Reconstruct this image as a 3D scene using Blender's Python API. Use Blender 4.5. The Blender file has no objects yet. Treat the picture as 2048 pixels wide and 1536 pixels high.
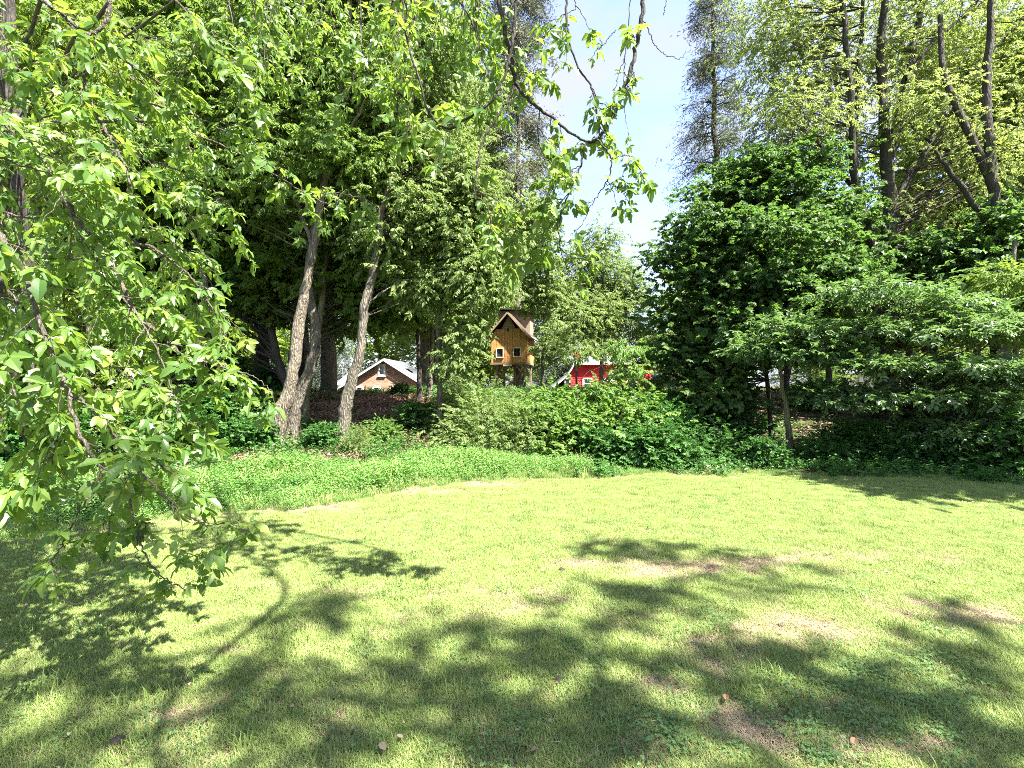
import bpy, math, random
import numpy as np
from mathutils import Vector, Matrix
R = np.random.default_rng(7)
random.seed(7)
SC = bpy.context.scene
COL = SC.collection
F, CZ, HY = 1000.0, 1.6, 768.0           # focal length in photo pixels, eye height, horizon row

# ------------------------------------------------------------ camera, light, exposure
cam = bpy.data.cameras.new('camera'); cam.lens = 36*F/2048; cam.sensor_width = 36
cam.clip_start = .05; cam.clip_end = 2000
co = bpy.data.objects.new('camera', cam); COL.objects.link(co)
co.location = (0, 0, CZ); co.rotation_euler = (math.radians(90), 0, 0); SC.camera = co
SUN_AZ = (0.82, -0.57); SUN_EL = math.radians(57)
az = math.atan2(SUN_AZ[0], SUN_AZ[1])     # from +Y clockwise
SD = np.array([math.sin(az)*math.cos(SUN_EL), math.cos(az)*math.cos(SUN_EL), math.sin(SUN_EL)])
W = bpy.data.worlds.new('World'); SC.world = W; W.use_nodes = True
wn = W.node_tree; wn.nodes.clear()
def N(t, typ, **kw):
    n = t.nodes.new(typ)
    for k, v in kw.items():
        if k in n.inputs.keys(): n.inputs[k].default_value = v
        else: setattr(n, k, v)
    return n
out = N(wn, 'ShaderNodeOutputWorld')
bg = N(wn, 'ShaderNodeBackground'); bg.inputs['Strength'].default_value = .085
sky = N(wn, 'ShaderNodeTexSky'); sky.sky_type = 'NISHITA'; sky.sun_disc = False
sky.sun_elevation = SUN_EL; sky.sun_rotation = az; sky.air_density = 1.0; sky.dust_density = 1.2; sky.ozone_density = 1.5
tc = N(wn, 'ShaderNodeTexCoord')
mp = N(wn, 'ShaderNodeMapping'); mp.inputs['Scale'].default_value = (1, 1, 2.2)
nz = N(wn, 'ShaderNodeTexNoise'); nz.inputs['Scale'].default_value = 3.6; nz.inputs['Detail'].default_value = 7; nz.inputs['Roughness'].default_value = .55
cr = N(wn, 'ShaderNodeValToRGB'); cr.color_ramp.elements[0].position = .42; cr.color_ramp.elements[1].position = .62
cr.color_ramp.elements[0].color = (.18, .18, .18, 1); cr.color_ramp.elements[1].color = (.95, .95, .95, 1)
tint = N(wn, 'ShaderNodeMixRGB', blend_type='MULTIPLY'); tint.inputs[0].default_value = 1; tint.inputs[2].default_value = (.86, .86, 1.05, 1); wn.links.new(sky.outputs[0], tint.inputs[1])
mx = N(wn, 'ShaderNodeMixRGB'); mx.inputs[2].default_value = (1.4, 1.46, 1.72, 1)
for a, b in ((tc.outputs['Generated'], mp.inputs[0]), (mp.outputs[0], nz.inputs[0]), (nz.outputs[0], cr.inputs[0]), (cr.outputs[0], mx.inputs[0]),
             (tint.outputs[0], mx.inputs[1]), (mx.outputs[0], bg.inputs[0]), (bg.outputs[0], out.inputs[0])): wn.links.new(a, b)
sl = bpy.data.lights.new('sun', 'SUN'); sl.energy = 4.6; sl.angle = math.radians(.53); sl.color = (1, .95, .87)
so = bpy.data.objects.new('sun', sl); COL.objects.link(so); so.location = (20, -10, 40)
so.rotation_euler = Vector(SD).to_track_quat('Z', 'Y').to_euler()
vs = SC.view_settings; vs.view_transform = 'Standard'; vs.look = 'None'; vs.gamma = 1; vs.use_curve_mapping = False
vs.exposure = 2.92
SC.cycles.filter_width = .95; SC.cycles.use_denoising = False; SC.cycles.sample_clamp_indirect = 6
SC.cycles.max_bounces = 7; SC.cycles.transmission_bounces = 5; SC.cycles.transparent_max_bounces = 4; SC.cycles.diffuse_bounces = 5

# ------------------------------------------------------------ helpers
def P(px, py, Y): return np.array([(px-1024)/F*Y, Y, CZ-(py-HY)/F*Y])
def tag(o, label=None, cat=None, group=None, kind=None):
    for k, v in (('label', label), ('category', cat), ('group', group), ('kind', kind)):
        if v: o[k] = v
    return o
def empty(name, loc):
    o = bpy.data.objects.new(name, None); o.empty_display_size = .2; COL.objects.link(o); o.location = tuple(loc); return o
def link(name, me, parent=None, mats=None):
    o = bpy.data.objects.new(name, me); COL.objects.link(o)
    if parent is not None:
        o.parent = parent; o.matrix_parent_inverse = Matrix.Translation(-Vector(parent.location))
    return o
def mesh_np(name, V, Fc, mats, var=None, smooth=False, midx=None):
    """V (n,3); Fc (m,k) faces of one size"""
    V = np.ascontiguousarray(V, dtype=np.float32); Fc = np.ascontiguousarray(Fc, dtype=np.int32)
    me = bpy.data.meshes.new(name); m, k = Fc.shape
    me.vertices.add(len(V)); me.vertices.foreach_set('co', V.ravel())
    me.loops.add(m*k); me.loops.foreach_set('vertex_index', Fc.ravel())
    me.polygons.add(m); me.polygons.foreach_set('loop_start', np.arange(0, m*k, k, dtype=np.int32))
    if midx is not None: me.polygons.foreach_set('material_index', np.asarray(midx, dtype=np.int32))
    me.update(calc_edges=True)
    if var is not None:
        a = me.attributes.new('var', 'FLOAT', 'FACE'); a.data.foreach_set('value', np.ascontiguousarray(var, dtype=np.float32))
    me.polygons.foreach_set('use_smooth', np.full(m, bool(smooth)))
    for x in (mats if isinstance(mats, (list, tuple)) else [mats]): me.materials.append(x)
    return me
class MB:
    """collects quads"""
    def __init__(s): s.V = []; s.F = []; s.n = 0
    def add(s, V, Fq):
        V = np.asarray(V, float); s.V.append(V); s.F.append(np.asarray(Fq)+s.n); s.n += len(V)
    def box(s, c, d, rot=0, M=None):
        c = np.asarray(c, float); d = np.asarray(d, float)/2
        v = np.array([[x, y, z] for z in (-1, 1) for y in (-1, 1) for x in (-1, 1)])*d
        if rot: ca, sa = math.cos(rot), math.sin(rot); v = v@np.array([[ca, sa, 0], [-sa, ca, 0], [0, 0, 1]])
        if M is not None: v = v@np.asarray(M).T
        s.add(v+c, [[0, 2, 3, 1], [4, 5, 7, 6], [0, 1, 5, 4], [2, 6, 7, 3], [0, 4, 6, 2], [1, 3, 7, 5]]); return s
    def bar(s, a, b, w, h=None):
        a = np.asarray(a, float); b = np.asarray(b, float); h = h or w
        d = b-a; L = np.linalg.norm(d); d /= L
        u = np.cross(d, [0, 0, 1.]) if abs(d[2]) < .95 else np.cross(d, [0, 1., 0]); u /= np.linalg.norm(u); v = np.cross(u, d)
        return s.box((a+b)/2, (L, w, h), M=np.stack([d, u, v], 1))
    def prism(s, pts, thick, axis):
        """planar quad/polygon extruded by the vector axis*thick; fan made of quads"""
        p = np.asarray(pts, float); q = p+np.asarray(axis, float)*thick; n = len(p)
        Fq = [[i, (i+1) % n, (i+1) % n+n, i+n] for i in range(n)]
        for i in range(1, n-1, 2):
            j = min(i+2, n-1)
            Fq += [[0, i, i+1, j], [n, j+n, i+1+n, i+n]]
        Fq = [f if len(set(f)) == 4 else f[:3]+[f[0]] for f in Fq]
        s.add(np.vstack([p, q]), Fq); return s
    def tube(s, pts, rad, seg=8, wob=0.0, rng=None):
        p = np.asarray(pts, float); r = np.asarray(rad, float)
        n = len(p); t = np.gradient(p, axis=0); t /= np.linalg.norm(t, axis=1)[:, None]+1e-9
        up = np.array([0.3, 1, .1]); up /= np.linalg.norm(up)
        u = np.cross(t, up); u /= np.linalg.norm(u, axis=1)[:, None]+1e-9; v = np.cross(t, u)
        a = np.arange(seg)/seg*2*np.pi
        rr = np.repeat(r[:, None], seg, 1)
        if wob and rng is not None:
            ph = rng.uniform(0, 6, 4)
            rr = rr*(1+wob*(np.sin(2*a[None]+ph[0]+np.arange(n)[:, None]*.35)+.6*np.sin(3*a[None]+ph[1]-np.arange(n)[:, None]*.5)+.5*rng.normal(size=(n, seg))))
        V = p[:, None]+rr[..., None]*(np.cos(a)[None, :, None]*u[:, None]+np.sin(a)[None, :, None]*v[:, None])
        i = np.arange(n-1)[:, None]*seg; j = np.arange(seg)[None]; k = (j+1) % seg
        Fq = np.stack([i+j, i+k, i+seg+k, i+seg+j], -1).reshape(-1, 4)
        s.add(V.reshape(-1, 3), Fq); return s
    def arr(s): return np.vstack(s.V), np.vstack(s.F)
    def build(s, name, mat, parent=None, smooth=False):
        V, Fq = s.arr(); tri = Fq[:, 3] == Fq[:, 0]
        if tri.any():
            me = bpy.data.meshes.new(name); me.from_pydata(V.tolist(), [], [list(f[:3]) if t else list(f) for f, t in zip(Fq, tri)])
            me.update(); me.materials.append(mat)
        else: me = mesh_np(name, V, Fq, mat, smooth=smooth)
        return link(name, me, parent)
def smooth_line(pts, n=None, jit=0.0, rng=R):
    p = np.asarray(pts, float); m = len(p)
    if m == 2: p = np.vstack([p[0], (p[0]+p[1])/2, p[1]]); m = 3
    n = n or 4*(m-1)+1
    t = np.linspace(0, m-1, n); q = np.vstack([2*p[0]-p[1], p, 2*p[-1]-p[-2]])
    i = np.minimum(t.astype(int), m-2); f = (t-i)[:, None]
    a, b, c, d = q[i], q[i+1], q[i+2], q[i+3]
    o = .5*((2*b)+(c-a)*f+(2*a-5*b+4*c-d)*f**2+(3*b-a-3*c+d)*f**3)
    if jit: o[1:-1] += rng.normal(size=(n-2, o.shape[1]))*jit
    return o
def sstep(a, b, x):
    t = np.clip((x-a)/(b-a), 0, 1); return t*t*(3-2*t)

# ------------------------------------------------------------ materials
def mat(name):
    m = bpy.data.materials.new(name); m.use_nodes = True; t = m.node_tree; t.nodes.clear()
    o = N(t, 'ShaderNodeOutputMaterial'); return m, t, o
def ramp(t, cols):
    r = N(t, 'ShaderNodeValToRGB'); e = r.color_ramp.elements
    while len(e) < len(cols): e.new(.5)
    for x, (p, c) in zip(e, cols): x.position = p; x.color = (*c, 1)
    return r
def leaf_mat(name, cols, trans=(.16, .30, .02), tw=.42, rough=.5, attr=True, spec=.3, nscale=.35):
    m, t, o = mat(name)
    if attr: a = N(t, 'ShaderNodeAttribute', attribute_name='var'); src = a.outputs['Fac']
    else: a = N(t, 'ShaderNodeObjectInfo'); src = a.outputs['Random']
    g = N(t, 'ShaderNodeNewGeometry'); nz = N(t, 'ShaderNodeTexNoise'); nz.inputs['Scale'].default_value = nscale; nz.inputs['Detail'].default_value = 2
    t.links.new(g.outputs['Position'], nz.inputs['Vector'])
    ad = N(t, 'ShaderNodeMath', operation='MULTIPLY_ADD'); ad.inputs[1].default_value = .6; t.links.new(nz.outputs[0], ad.inputs[0])
    ml = N(t, 'ShaderNodeMath', operation='MULTIPLY_ADD'); ml.inputs[1].default_value = .7; ml.inputs[2].default_value = -.15
    t.links.new(src, ml.inputs[0]); t.links.new(ml.outputs[0], ad.inputs[2])
    r = ramp(t, cols); t.links.new(ad.outputs[0], r.inputs[0])
    b = N(t, 'ShaderNodeBsdfPrincipled'); b.inputs['Roughness'].default_value = rough; b.inputs['Specular IOR Level'].default_value = spec
    t.links.new(r.outputs[0], b.inputs['Base Color'])
    tr = N(t, 'ShaderNodeBsdfTranslucent')
    tm = N(t, 'ShaderNodeMixRGB', blend_type='MIX'); tm.inputs[0].default_value = .6; tm.inputs[2].default_value = (*trans, 1)
    t.links.new(r.outputs[0], tm.inputs[1]); t.links.new(tm.outputs[0], tr.inputs[0])
    ms = N(t, 'ShaderNodeMixShader'); ms.inputs[0].default_value = tw
    t.links.new(b.outputs[0], ms.inputs[1]); t.links.new(tr.outputs[0], ms.inputs[2]); t.links.new(ms.outputs[0], o.inputs[0])
    return m
def solid(name, col, rough=.7, var=.25, scale=6, bump=0.0, bscale=30, metal=0, spec=.4, stretch=(1, 1, 1), col2=None):
    m, t, o = mat(name)
    tcn = N(t, 'ShaderNodeTexCoord'); mpn = N(t, 'ShaderNodeMapping'); mpn.inputs['Scale'].default_value = stretch
    t.links.new(tcn.outputs['Object'], mpn.inputs[0])
    nz = N(t, 'ShaderNodeTexNoise'); nz.inputs['Scale'].default_value = scale; nz.inputs['Detail'].default_value = 6; nz.inputs['Roughness'].default_value = .65
    t.links.new(mpn.outputs[0], nz.inputs['Vector'])
    c = np.array(col); c2 = np.array(col2) if col2 is not None else c*(1+var)
    r = ramp(t, [(.3, tuple(c*(1-var))), (.72, tuple(c2))]); t.links.new(nz.outputs[0], r.inputs[0])
    b = N(t, 'ShaderNodeBsdfPrincipled'); b.inputs['Roughness'].default_value = rough; b.inputs['Metallic'].default_value = metal; b.inputs['Specular IOR Level'].default_value = spec
    t.links.new(r.outputs[0], b.inputs['Base Color'])
    if bump:
        n2 = N(t, 'ShaderNodeTexNoise'); n2.inputs['Scale'].default_value = bscale; n2.inputs['Detail'].default_value = 5
        t.links.new(mpn.outputs[0], n2.inputs['Vector'])
        bp = N(t, 'ShaderNodeBump'); bp.inputs['Strength'].default_value = bump; bp.inputs['Distance'].default_value = .03
        t.links.new(n2.outputs[0], bp.inputs['Height']); t.links.new(bp.outputs[0], b.inputs['Normal'])
    t.links.new(b.outputs[0], o.inputs[0]); return m
L_YEL = leaf_mat('boxelder_leaf', [(.0, (.07, .125, .018)), (.5, (.13, .2, .03)), (1, (.22, .29, .05))], (.34, .46, .04), .52)
L_MID = leaf_mat('mid_green_leaf', [(.0, (.05, .10, .02)), (.5, (.10, .17, .032)), (1, (.18, .25, .055))], (.27, .40, .045), .5)
L_PALE = leaf_mat('pale_green_leaf', [(.0, (.075, .12, .032)), (.5, (.14, .205, .06)), (1, (.22, .285, .095))], (.30, .40, .09), .5)
L_DARK = leaf_mat('dark_maple_leaf', [(.0, (.022, .058, .015)), (.5, (.05, .115, .026)), (1, (.10, .18, .045))], (.13, .29, .035), .42)
L_MAPLE = leaf_mat('maple_leaf', [(.0, (.022, .058, .016)), (.5, (.052, .112, .028)), (1, (.115, .175, .05))], (.16, .30, .04), .44)
L_DOG = leaf_mat('dogwood_leaf', [(.0, (.05, .10, .035)), (.5, (.09, .16, .055)), (1, (.16, .24, .09))], (.18, .32, .05), .4, rough=.38, spec=.5)
L_CAN = leaf_mat('high_canopy_leaf', [(.0, (.08, .12, .03)), (.5, (.15, .21, .05)), (1, (.23, .29, .09))], (.38, .46, .10), .52)
L_NEED = leaf_mat('pine_needle', [(.0, (.045, .05, .03)), (.5, (.09, .10, .055)), (1, (.15, .15, .09))], (.1, .12, .05), .2, rough=.7)
L_DEAD = leaf_mat('dying_pine_needle', [(.0, (.045, .045, .025)), (.5, (.085, .095, .045)), (1, (.13, .16, .07))], (.12, .14, .05), .2, rough=.7)
L_SPR = leaf_mat('spruce_needle', [(.0, (.05, .075, .05)), (.5, (.09, .12, .08)), (1, (.15, .18, .12))], (.1, .14, .07), .15, rough=.7)
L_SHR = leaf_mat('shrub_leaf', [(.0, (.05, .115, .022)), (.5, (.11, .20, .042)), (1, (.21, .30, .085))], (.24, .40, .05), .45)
L_FG = leaf_mat('foreground_leaf', [(.0, (.035, .09, .02)), (.45, (.09, .17, .03)), (.85, (.17, .25, .05)), (1, (.30, .31, .07))], (.30, .45, .035), .5, rough=.42, spec=.45, attr=False, nscale=2.5)
L_FGV = leaf_mat('foreground_foliage', [(.0, (.035, .09, .02)), (.45, (.09, .17, .03)), (.85, (.17, .25, .05)), (1, (.30, .31, .07))], (.30, .45, .035), .5, rough=.42, spec=.45, nscale=2.5)
L_WEED = leaf_mat('weed_leaf', [(.0, (.055, .15, .025)), (.5, (.13, .26, .055)), (1, (.26, .38, .11))], (.14, .34, .03), .36, nscale=1.1)
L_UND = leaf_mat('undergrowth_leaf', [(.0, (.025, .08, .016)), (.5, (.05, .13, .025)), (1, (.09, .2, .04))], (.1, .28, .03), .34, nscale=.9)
G_GRN = leaf_mat('grass_blade', [(.0, (.12, .19, .048)), (.5, (.23, .305, .085)), (1, (.46, .46, .23))], (.30, .39, .09), .3, nscale=7, spec=.15)
G_DRY = leaf_mat('dry_thatch', [(.0, (.15, .11, .07)), (.5, (.34, .27, .17)), (1, (.55, .46, .32))], (.35, .3, .15), .2, nscale=9, spec=.1)
G_CLO = leaf_mat('clover_leaf', [(.0, (.06, .12, .04)), (.5, (.10, .19, .06)), (1, (.16, .26, .09))], (.1, .28, .04), .3, nscale=2)
def bark(name, c1, c2, sc=9):
    m, t, o = mat(name)
    g = N(t, 'ShaderNodeNewGeometry'); mpn = N(t, 'ShaderNodeMapping'); mpn.inputs['Scale'].default_value = (1, 1, .22)
    t.links.new(g.outputs['Position'], mpn.inputs[0])
    nz = N(t, 'ShaderNodeTexNoise'); nz.inputs['Scale'].default_value = sc*2.2; nz.inputs['Detail'].default_value = 8; nz.inputs['Roughness'].default_value = .7
    vo = N(t, 'ShaderNodeTexVoronoi'); vo.inputs['Scale'].default_value = sc*3; vo.feature = 'DISTANCE_TO_EDGE'
    n3 = N(t, 'ShaderNodeTexNoise'); n3.inputs['Scale'].default_value = 2.5; n3.inputs['Detail'].default_value = 3
    t.links.new(g.outputs['Position'], n3.inputs['Vector'])
    for x in (nz, vo): t.links.new(mpn.outputs[0], x.inputs['Vector'])
    mu = N(t, 'ShaderNodeMath', operation='MULTIPLY'); t.links.new(nz.outputs[0], mu.inputs[0])
    ad = N(t, 'ShaderNodeMath', operation='MULTIPLY_ADD'); ad.inputs[1].default_value = 1.6; ad.inputs[2].default_value = .55; t.links.new(vo.outputs['Distance'], ad.inputs[0]); t.links.new(ad.outputs[0], mu.inputs[1])
    m2 = N(t, 'ShaderNodeMath', operation='MULTIPLY_ADD'); m2.inputs[1].default_value = .5; t.links.new(n3.outputs[0], m2.inputs[0]); t.links.new(mu.outputs[0], m2.inputs[2])
    r = ramp(t, [(.42, c1), (.85, c2)]); t.links.new(m2.outputs[0], r.inputs[0])
    b = N(t, 'ShaderNodeBsdfPrincipled'); b.inputs['Roughness'].default_value = .85; b.inputs['Specular IOR Level'].default_value = .2
    bp = N(t, 'ShaderNodeBump'); bp.inputs['Strength'].default_value = 1; bp.inputs['Distance'].default_value = .07
    t.links.new(mu.outputs[0], bp.inputs['Height']); t.links.new(bp.outputs[0], b.inputs['Normal'])
    t.links.new(r.outputs[0], b.inputs['Base Color']); t.links.new(b.outputs[0], o.inputs[0]); return m
B_PALE = bark('pale_bark', (.06, .05, .038), (.28, .24, .175))
B_GREY = bark('grey_bark', (.055, .048, .036), (.22, .195, .15))
B_OLIV = bark('olive_bark', (.07, .07, .035), (.24, .22, .12))
B_LIMB = bark('dark_grey_bark', (.02, .019, .015), (.085, .078, .06))
B_DARK = bark('dark_bark', (.025, .022, .018), (.10, .09, .07))
B_TWIG = bark('twig_bark', (.05, .045, .03), (.2, .17, .12), 20)
B_FG = bark('smooth_branch_bark', (.06, .05, .04), (.26, .22, .17), 22)

# ------------------------------------------------------------ ground
LB = np.array([(-60, 4.2), (-12, 4.3), (-7.5, 4.7), (-5.17, 5.05), (-4.28, 5.67), (-3.2, 6.1), (-2.19, 6.75), (-1.46, 7.55), (-.68, 8.04), (1.24, 8.47), (4.14, 8.7), (6.1, 8.42), (8.19, 8.0), (14, 7.6), (60, 7)])
def yb(x): return np.interp(x, LB[:, 0], LB[:, 1])+.08*np.sin(np.asarray(x)*3.1)+.06*np.sin(np.asarray(x)*7.7+1)+.03*np.sin(np.asarray(x)*19.)
def gz(x, y):
    x = np.asarray(x, float); y = np.asarray(y, float)
    b = np.maximum(yb(x), 7.2)
    d = y-b
    h = 1.22*sstep(1.2, 10.5, d)
    h = h-2.5*sstep(16, 30, d)
    h = h+sstep(1, 4, d)*(.10*np.sin(x*.9+y*.5)*np.sin(y*.7-x*.3)+.04*np.sin(x*2.3+1)*np.cos(y*1.9))
    h = h+.012*np.sin(x*1.7+.5)*np.sin(y*1.3)
    return h
def ground():
    xs = np.concatenate([-np.geomspace(500, 12.4, 26), np.arange(-12, 12.01, .22), np.geomspace(12.4, 500, 26)])
    ys = np.concatenate([-np.geomspace(300, 3.2, 14), np.arange(-3, 22, .2), np.geomspace(22.2, 900, 44)])
    X, Y = np.meshgrid(xs, ys); Z = gz(X, Y)
    V = np.stack([X, Y, Z], -1).reshape(-1, 3); nx = len(xs)
    i, j = np.meshgrid(np.arange(len(ys)-1), np.arange(nx-1), indexing='ij'); a = (i*nx+j).ravel()
    Fq = np.stack([a, a+1, a+nx+1, a+nx], 1)
    m, t, o = mat('lawn_and_forest_soil')
    me = mesh_np('ground', V, Fq, m, smooth=True)
    lw = me.attributes.new('lawn', 'FLOAT', 'POINT'); lw.data.foreach_set('value', (1-sstep(-.1, .25, Y-yb(X))).ravel().astype(np.float32))
    g = N(t, 'ShaderNodeNewGeometry')
    def nzz(sc, det=5, ro=.6):
        n = N(t, 'ShaderNodeTexNoise'); n.inputs['Scale'].default_value = sc; n.inputs['Detail'].default_value = det; n.inputs['Roughness'].default_value = ro
        t.links.new(g.outputs['Position'], n.inputs['Vector']); return n
    r1 = ramp(t, [(.3, (.04, .05, .018)), (.55, (.10, .10, .045)), (.8, (.22, .18, .11))]); t.links.new(nzz(3, 8, .75).outputs[0], r1.inputs[0])
    r2 = ramp(t, [(.3, (.035, .026, .016)), (.55, (.09, .065, .04)), (.75, (.2, .15, .1))]); t.links.new(nzz(9, 8, .75).outputs[0], r2.inputs[0])
    r3 = ramp(t, [(.45, (0, 0, 0)), (.6, (1, 1, 1))]); t.links.new(nzz(1.3, 4).outputs[0], r3.inputs[0])
    mg = N(t, 'ShaderNodeMixRGB'); mg.inputs[2].default_value = (.035, .06, .018, 1); t.links.new(r3.outputs[0], mg.inputs[0]); t.links.new(r2.outputs[0], mg.inputs[1])
    at = N(t, 'ShaderNodeAttribute', attribute_name='lawn')
    mm = N(t, 'ShaderNodeMixRGB'); t.links.new(at.outputs['Fac'], mm.inputs[0]); t.links.new(mg.outputs[0], mm.inputs[1]); t.links.new(r1.outputs[0], mm.inputs[2])
    b = N(t, 'ShaderNodeBsdfPrincipled'); b.inputs['Roughness'].default_value = .95; b.inputs['Specular IOR Level'].default_value = .1
    bp = N(t, 'ShaderNodeBump'); bp.inputs['Strength'].default_value = .8; bp.inputs['Distance'].default_value = .03
    t.links.new(nzz(40, 6).outputs[0], bp.inputs['Height']); t.links.new(bp.outputs[0], b.inputs['Normal'])
    t.links.new(mm.outputs[0], b.inputs['Base Color']); t.links.new(b.outputs[0], o.inputs[0])
    tag(link('ground', me), kind='structure')
ground()

# ------------------------------------------------------------ scattered stuff through geometry nodes (patches carried in the same mesh)
def scatter(name, patches, pts, rot, scl, pid, mats, label, cat):
    """patches: list of (V, F quads, var, midx). pts: (n,3), rot z, scale, patch id."""
    Vs, Fs, va, mi, src = [], [], [], [], []; n = 0
    for k, (V, Fq, v, m) in enumerate(patches):
        Vs.append(V); Fs.append(Fq+n); va.append(v); mi.append(m); src.append(np.full(len(V), k)); n += len(V)
    NP = len(pts)
    V = np.vstack(Vs+[pts]); me = mesh_np(name, V, np.vstack(Fs), mats, var=np.concatenate(va), midx=np.concatenate(mi))
    s = np.concatenate([np.concatenate(src), -1-np.asarray(pid)]).astype(np.int32)
    a = me.attributes.new('src', 'INT', 'POINT'); a.data.foreach_set('value', s)
    a = me.attributes.new('rot', 'FLOAT_VECTOR', 'POINT'); rr = np.zeros((len(V), 3), np.float32); rr[n:] = rot; a.data.foreach_set('vector', rr.ravel())
    a = me.attributes.new('scl', 'FLOAT', 'POINT'); ss = np.ones(len(V), np.float32); ss[n:] = scl; a.data.foreach_set('value', ss)
    o = link(name, me); tag(o, label, cat, kind='stuff')
    ng = bpy.data.node_groups.new(name+'_nodes', 'GeometryNodeTree')
    ng.interface.new_socket('Geometry', in_out='INPUT', socket_type='NodeSocketGeometry'); ng.interface.new_socket('Geometry', in_out='OUTPUT', socket_type='NodeSocketGeometry')
    gi = ng.nodes.new('NodeGroupInput'); go = ng.nodes.new('NodeGroupOutput'); jn = ng.nodes.new('GeometryNodeJoinGeometry')
    def attr(nm, ty):
        x = ng.nodes.new('GeometryNodeInputNamedAttribute'); x.data_type = ty; x.inputs['Name'].default_value = nm; return x.outputs['Attribute']
    A, Ro, Sc = attr('src', 'INT'), attr('rot', 'FLOAT_VECTOR'), attr('scl', 'FLOAT')
    for k in range(len(patches)):
        def sel(val):
            c = ng.nodes.new('FunctionNodeCompare'); c.data_type = 'INT'; c.operation = 'EQUAL'
            ii = [x for x in c.inputs if x.type == 'INT']; ng.links.new(A, ii[0]); ii[1].default_value = val
            sp = ng.nodes.new('GeometryNodeSeparateGeometry'); sp.domain = 'POINT'
            ng.links.new(gi.outputs[0], sp.inputs[0]); ng.links.new(c.outputs[0], sp.inputs[1]); return sp.outputs[0]
        ip = ng.nodes.new('GeometryNodeInstanceOnPoints')
        ng.links.new(sel(-1-k), ip.inputs['Points']); ng.links.new(sel(k), ip.inputs['Instance'])
        ng.links.new(Ro, ip.inputs['Rotation']); ng.links.new(Sc, ip.inputs['Scale']); ng.links.new(ip.outputs[0], jn.inputs[0])
    ng.links.new(jn.outputs[0], go.inputs[0])
    md = o.modifiers.new('scatter', 'NODES'); md.node_group = ng
    return o
def grass_patch(n, half, h, w, rng, lean=.5, flat=0.0):
    b = np.stack([rng.uniform(-half, half, n), rng.uniform(-half, half, n), np.zeros(n)-.004], 1)
    a = rng.uniform(0, 2*np.pi, n); d = np.stack([np.cos(a), np.sin(a), 0*a], 1); s = np.stack([-np.sin(a), np.cos(a), 0*a], 1)
    hh = h*rng.uniform(.5, 1.25, n)[:, None]; le = rng.uniform(.1, lean, n)[:, None]*hh*1.3
    up = np.array([0, 0, 1.]); ww = w*rng.uniform(.7, 1.3, n)[:, None]
    mid = b+up*hh*.6*(1-flat)+d*le*.4; tip = b+up*hh*(1-flat)*rng.uniform(.8, 1, n)[:, None]+d*(le+hh*flat)
    V = np.stack([b-s*ww, b+s*ww, mid+s*ww*.8, mid-s*ww*.8, tip], 1).reshape(-1, 3)
    k = np.arange(n)[:, None]*5
    Fq = np.vstack([k+[0, 1, 2, 3]])
    # tip as a thin quad (two corners nearly meet)
    V2 = np.concatenate([V.reshape(n, 5, 3), (tip+s*ww*.12)[:, None]], 1).reshape(-1, 3); k = np.arange(n)[:, None]*6
    Fq = np.vstack([k+[0, 1, 2, 3], k+[3, 2, 5, 4]])
    v = rng.uniform(0, 1, n); return V2, Fq, np.concatenate([v, v])
def leaflets(base, d, s, nrm, L, Wd, fold=.12, droop=.25):
    """rhombic folded leaf quads: base (n,3), axis d, side s, normal"""
    L = np.asarray(L)[:, None]; Wd = np.asarray(Wd)[:, None]
    a = base; b = base+d*L*.42+s*Wd*.5+nrm*Wd*fold; c = base+d*L-nrm*L*droop; e = base+d*L*.42-s*Wd*.5+nrm*Wd*fold
    n = len(base); return np.stack([a, b, c, e], 1).reshape(-1, 3), (np.arange(n)[:, None]*4+[0, 3, 2, 1])
def herb_patch(nst, half, h, L, rng, per=9, asp=.5):
    """cluster of leafy stems"""
    B, D, S, NN, LL = [], [], [], [], []
    for _ in range(nst):
        x, y = rng.uniform(-half, half, 2); hh = h*rng.uniform(.5, 1.2); la = rng.uniform(0, 6.28); ln = rng.uniform(0, .3)*hh
        for k in range(per):
            f = .25+.75*(k+rng.uniform())/per; a = rng.uniform(0, 6.28)
            B.append((x+math.cos(la)*ln*f, y+math.sin(la)*ln*f, hh*f)); z = rng.uniform(-.25, .45)
            dd = np.array([math.cos(a), math.sin(a), z]); dd /= np.linalg.norm(dd); ss = np.array([-math.sin(a), math.cos(a), rng.normal()*.25]); ss /= np.linalg.norm(ss)
            D.append(dd); S.append(ss); NN.append(np.cross(dd, ss)); LL.append(L*rng.uniform(.6, 1.2)*(1.15-.4*f))
    B, D, S, NN, LL = map(np.array, (B, D, S, NN, LL))
    NN[NN[:, 2] < 0] *= -1
    V, Fq = leaflets(B, D, S, NN, LL, LL*asp); return V, Fq, rng.uniform(0, 1, len(Fq))

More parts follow.
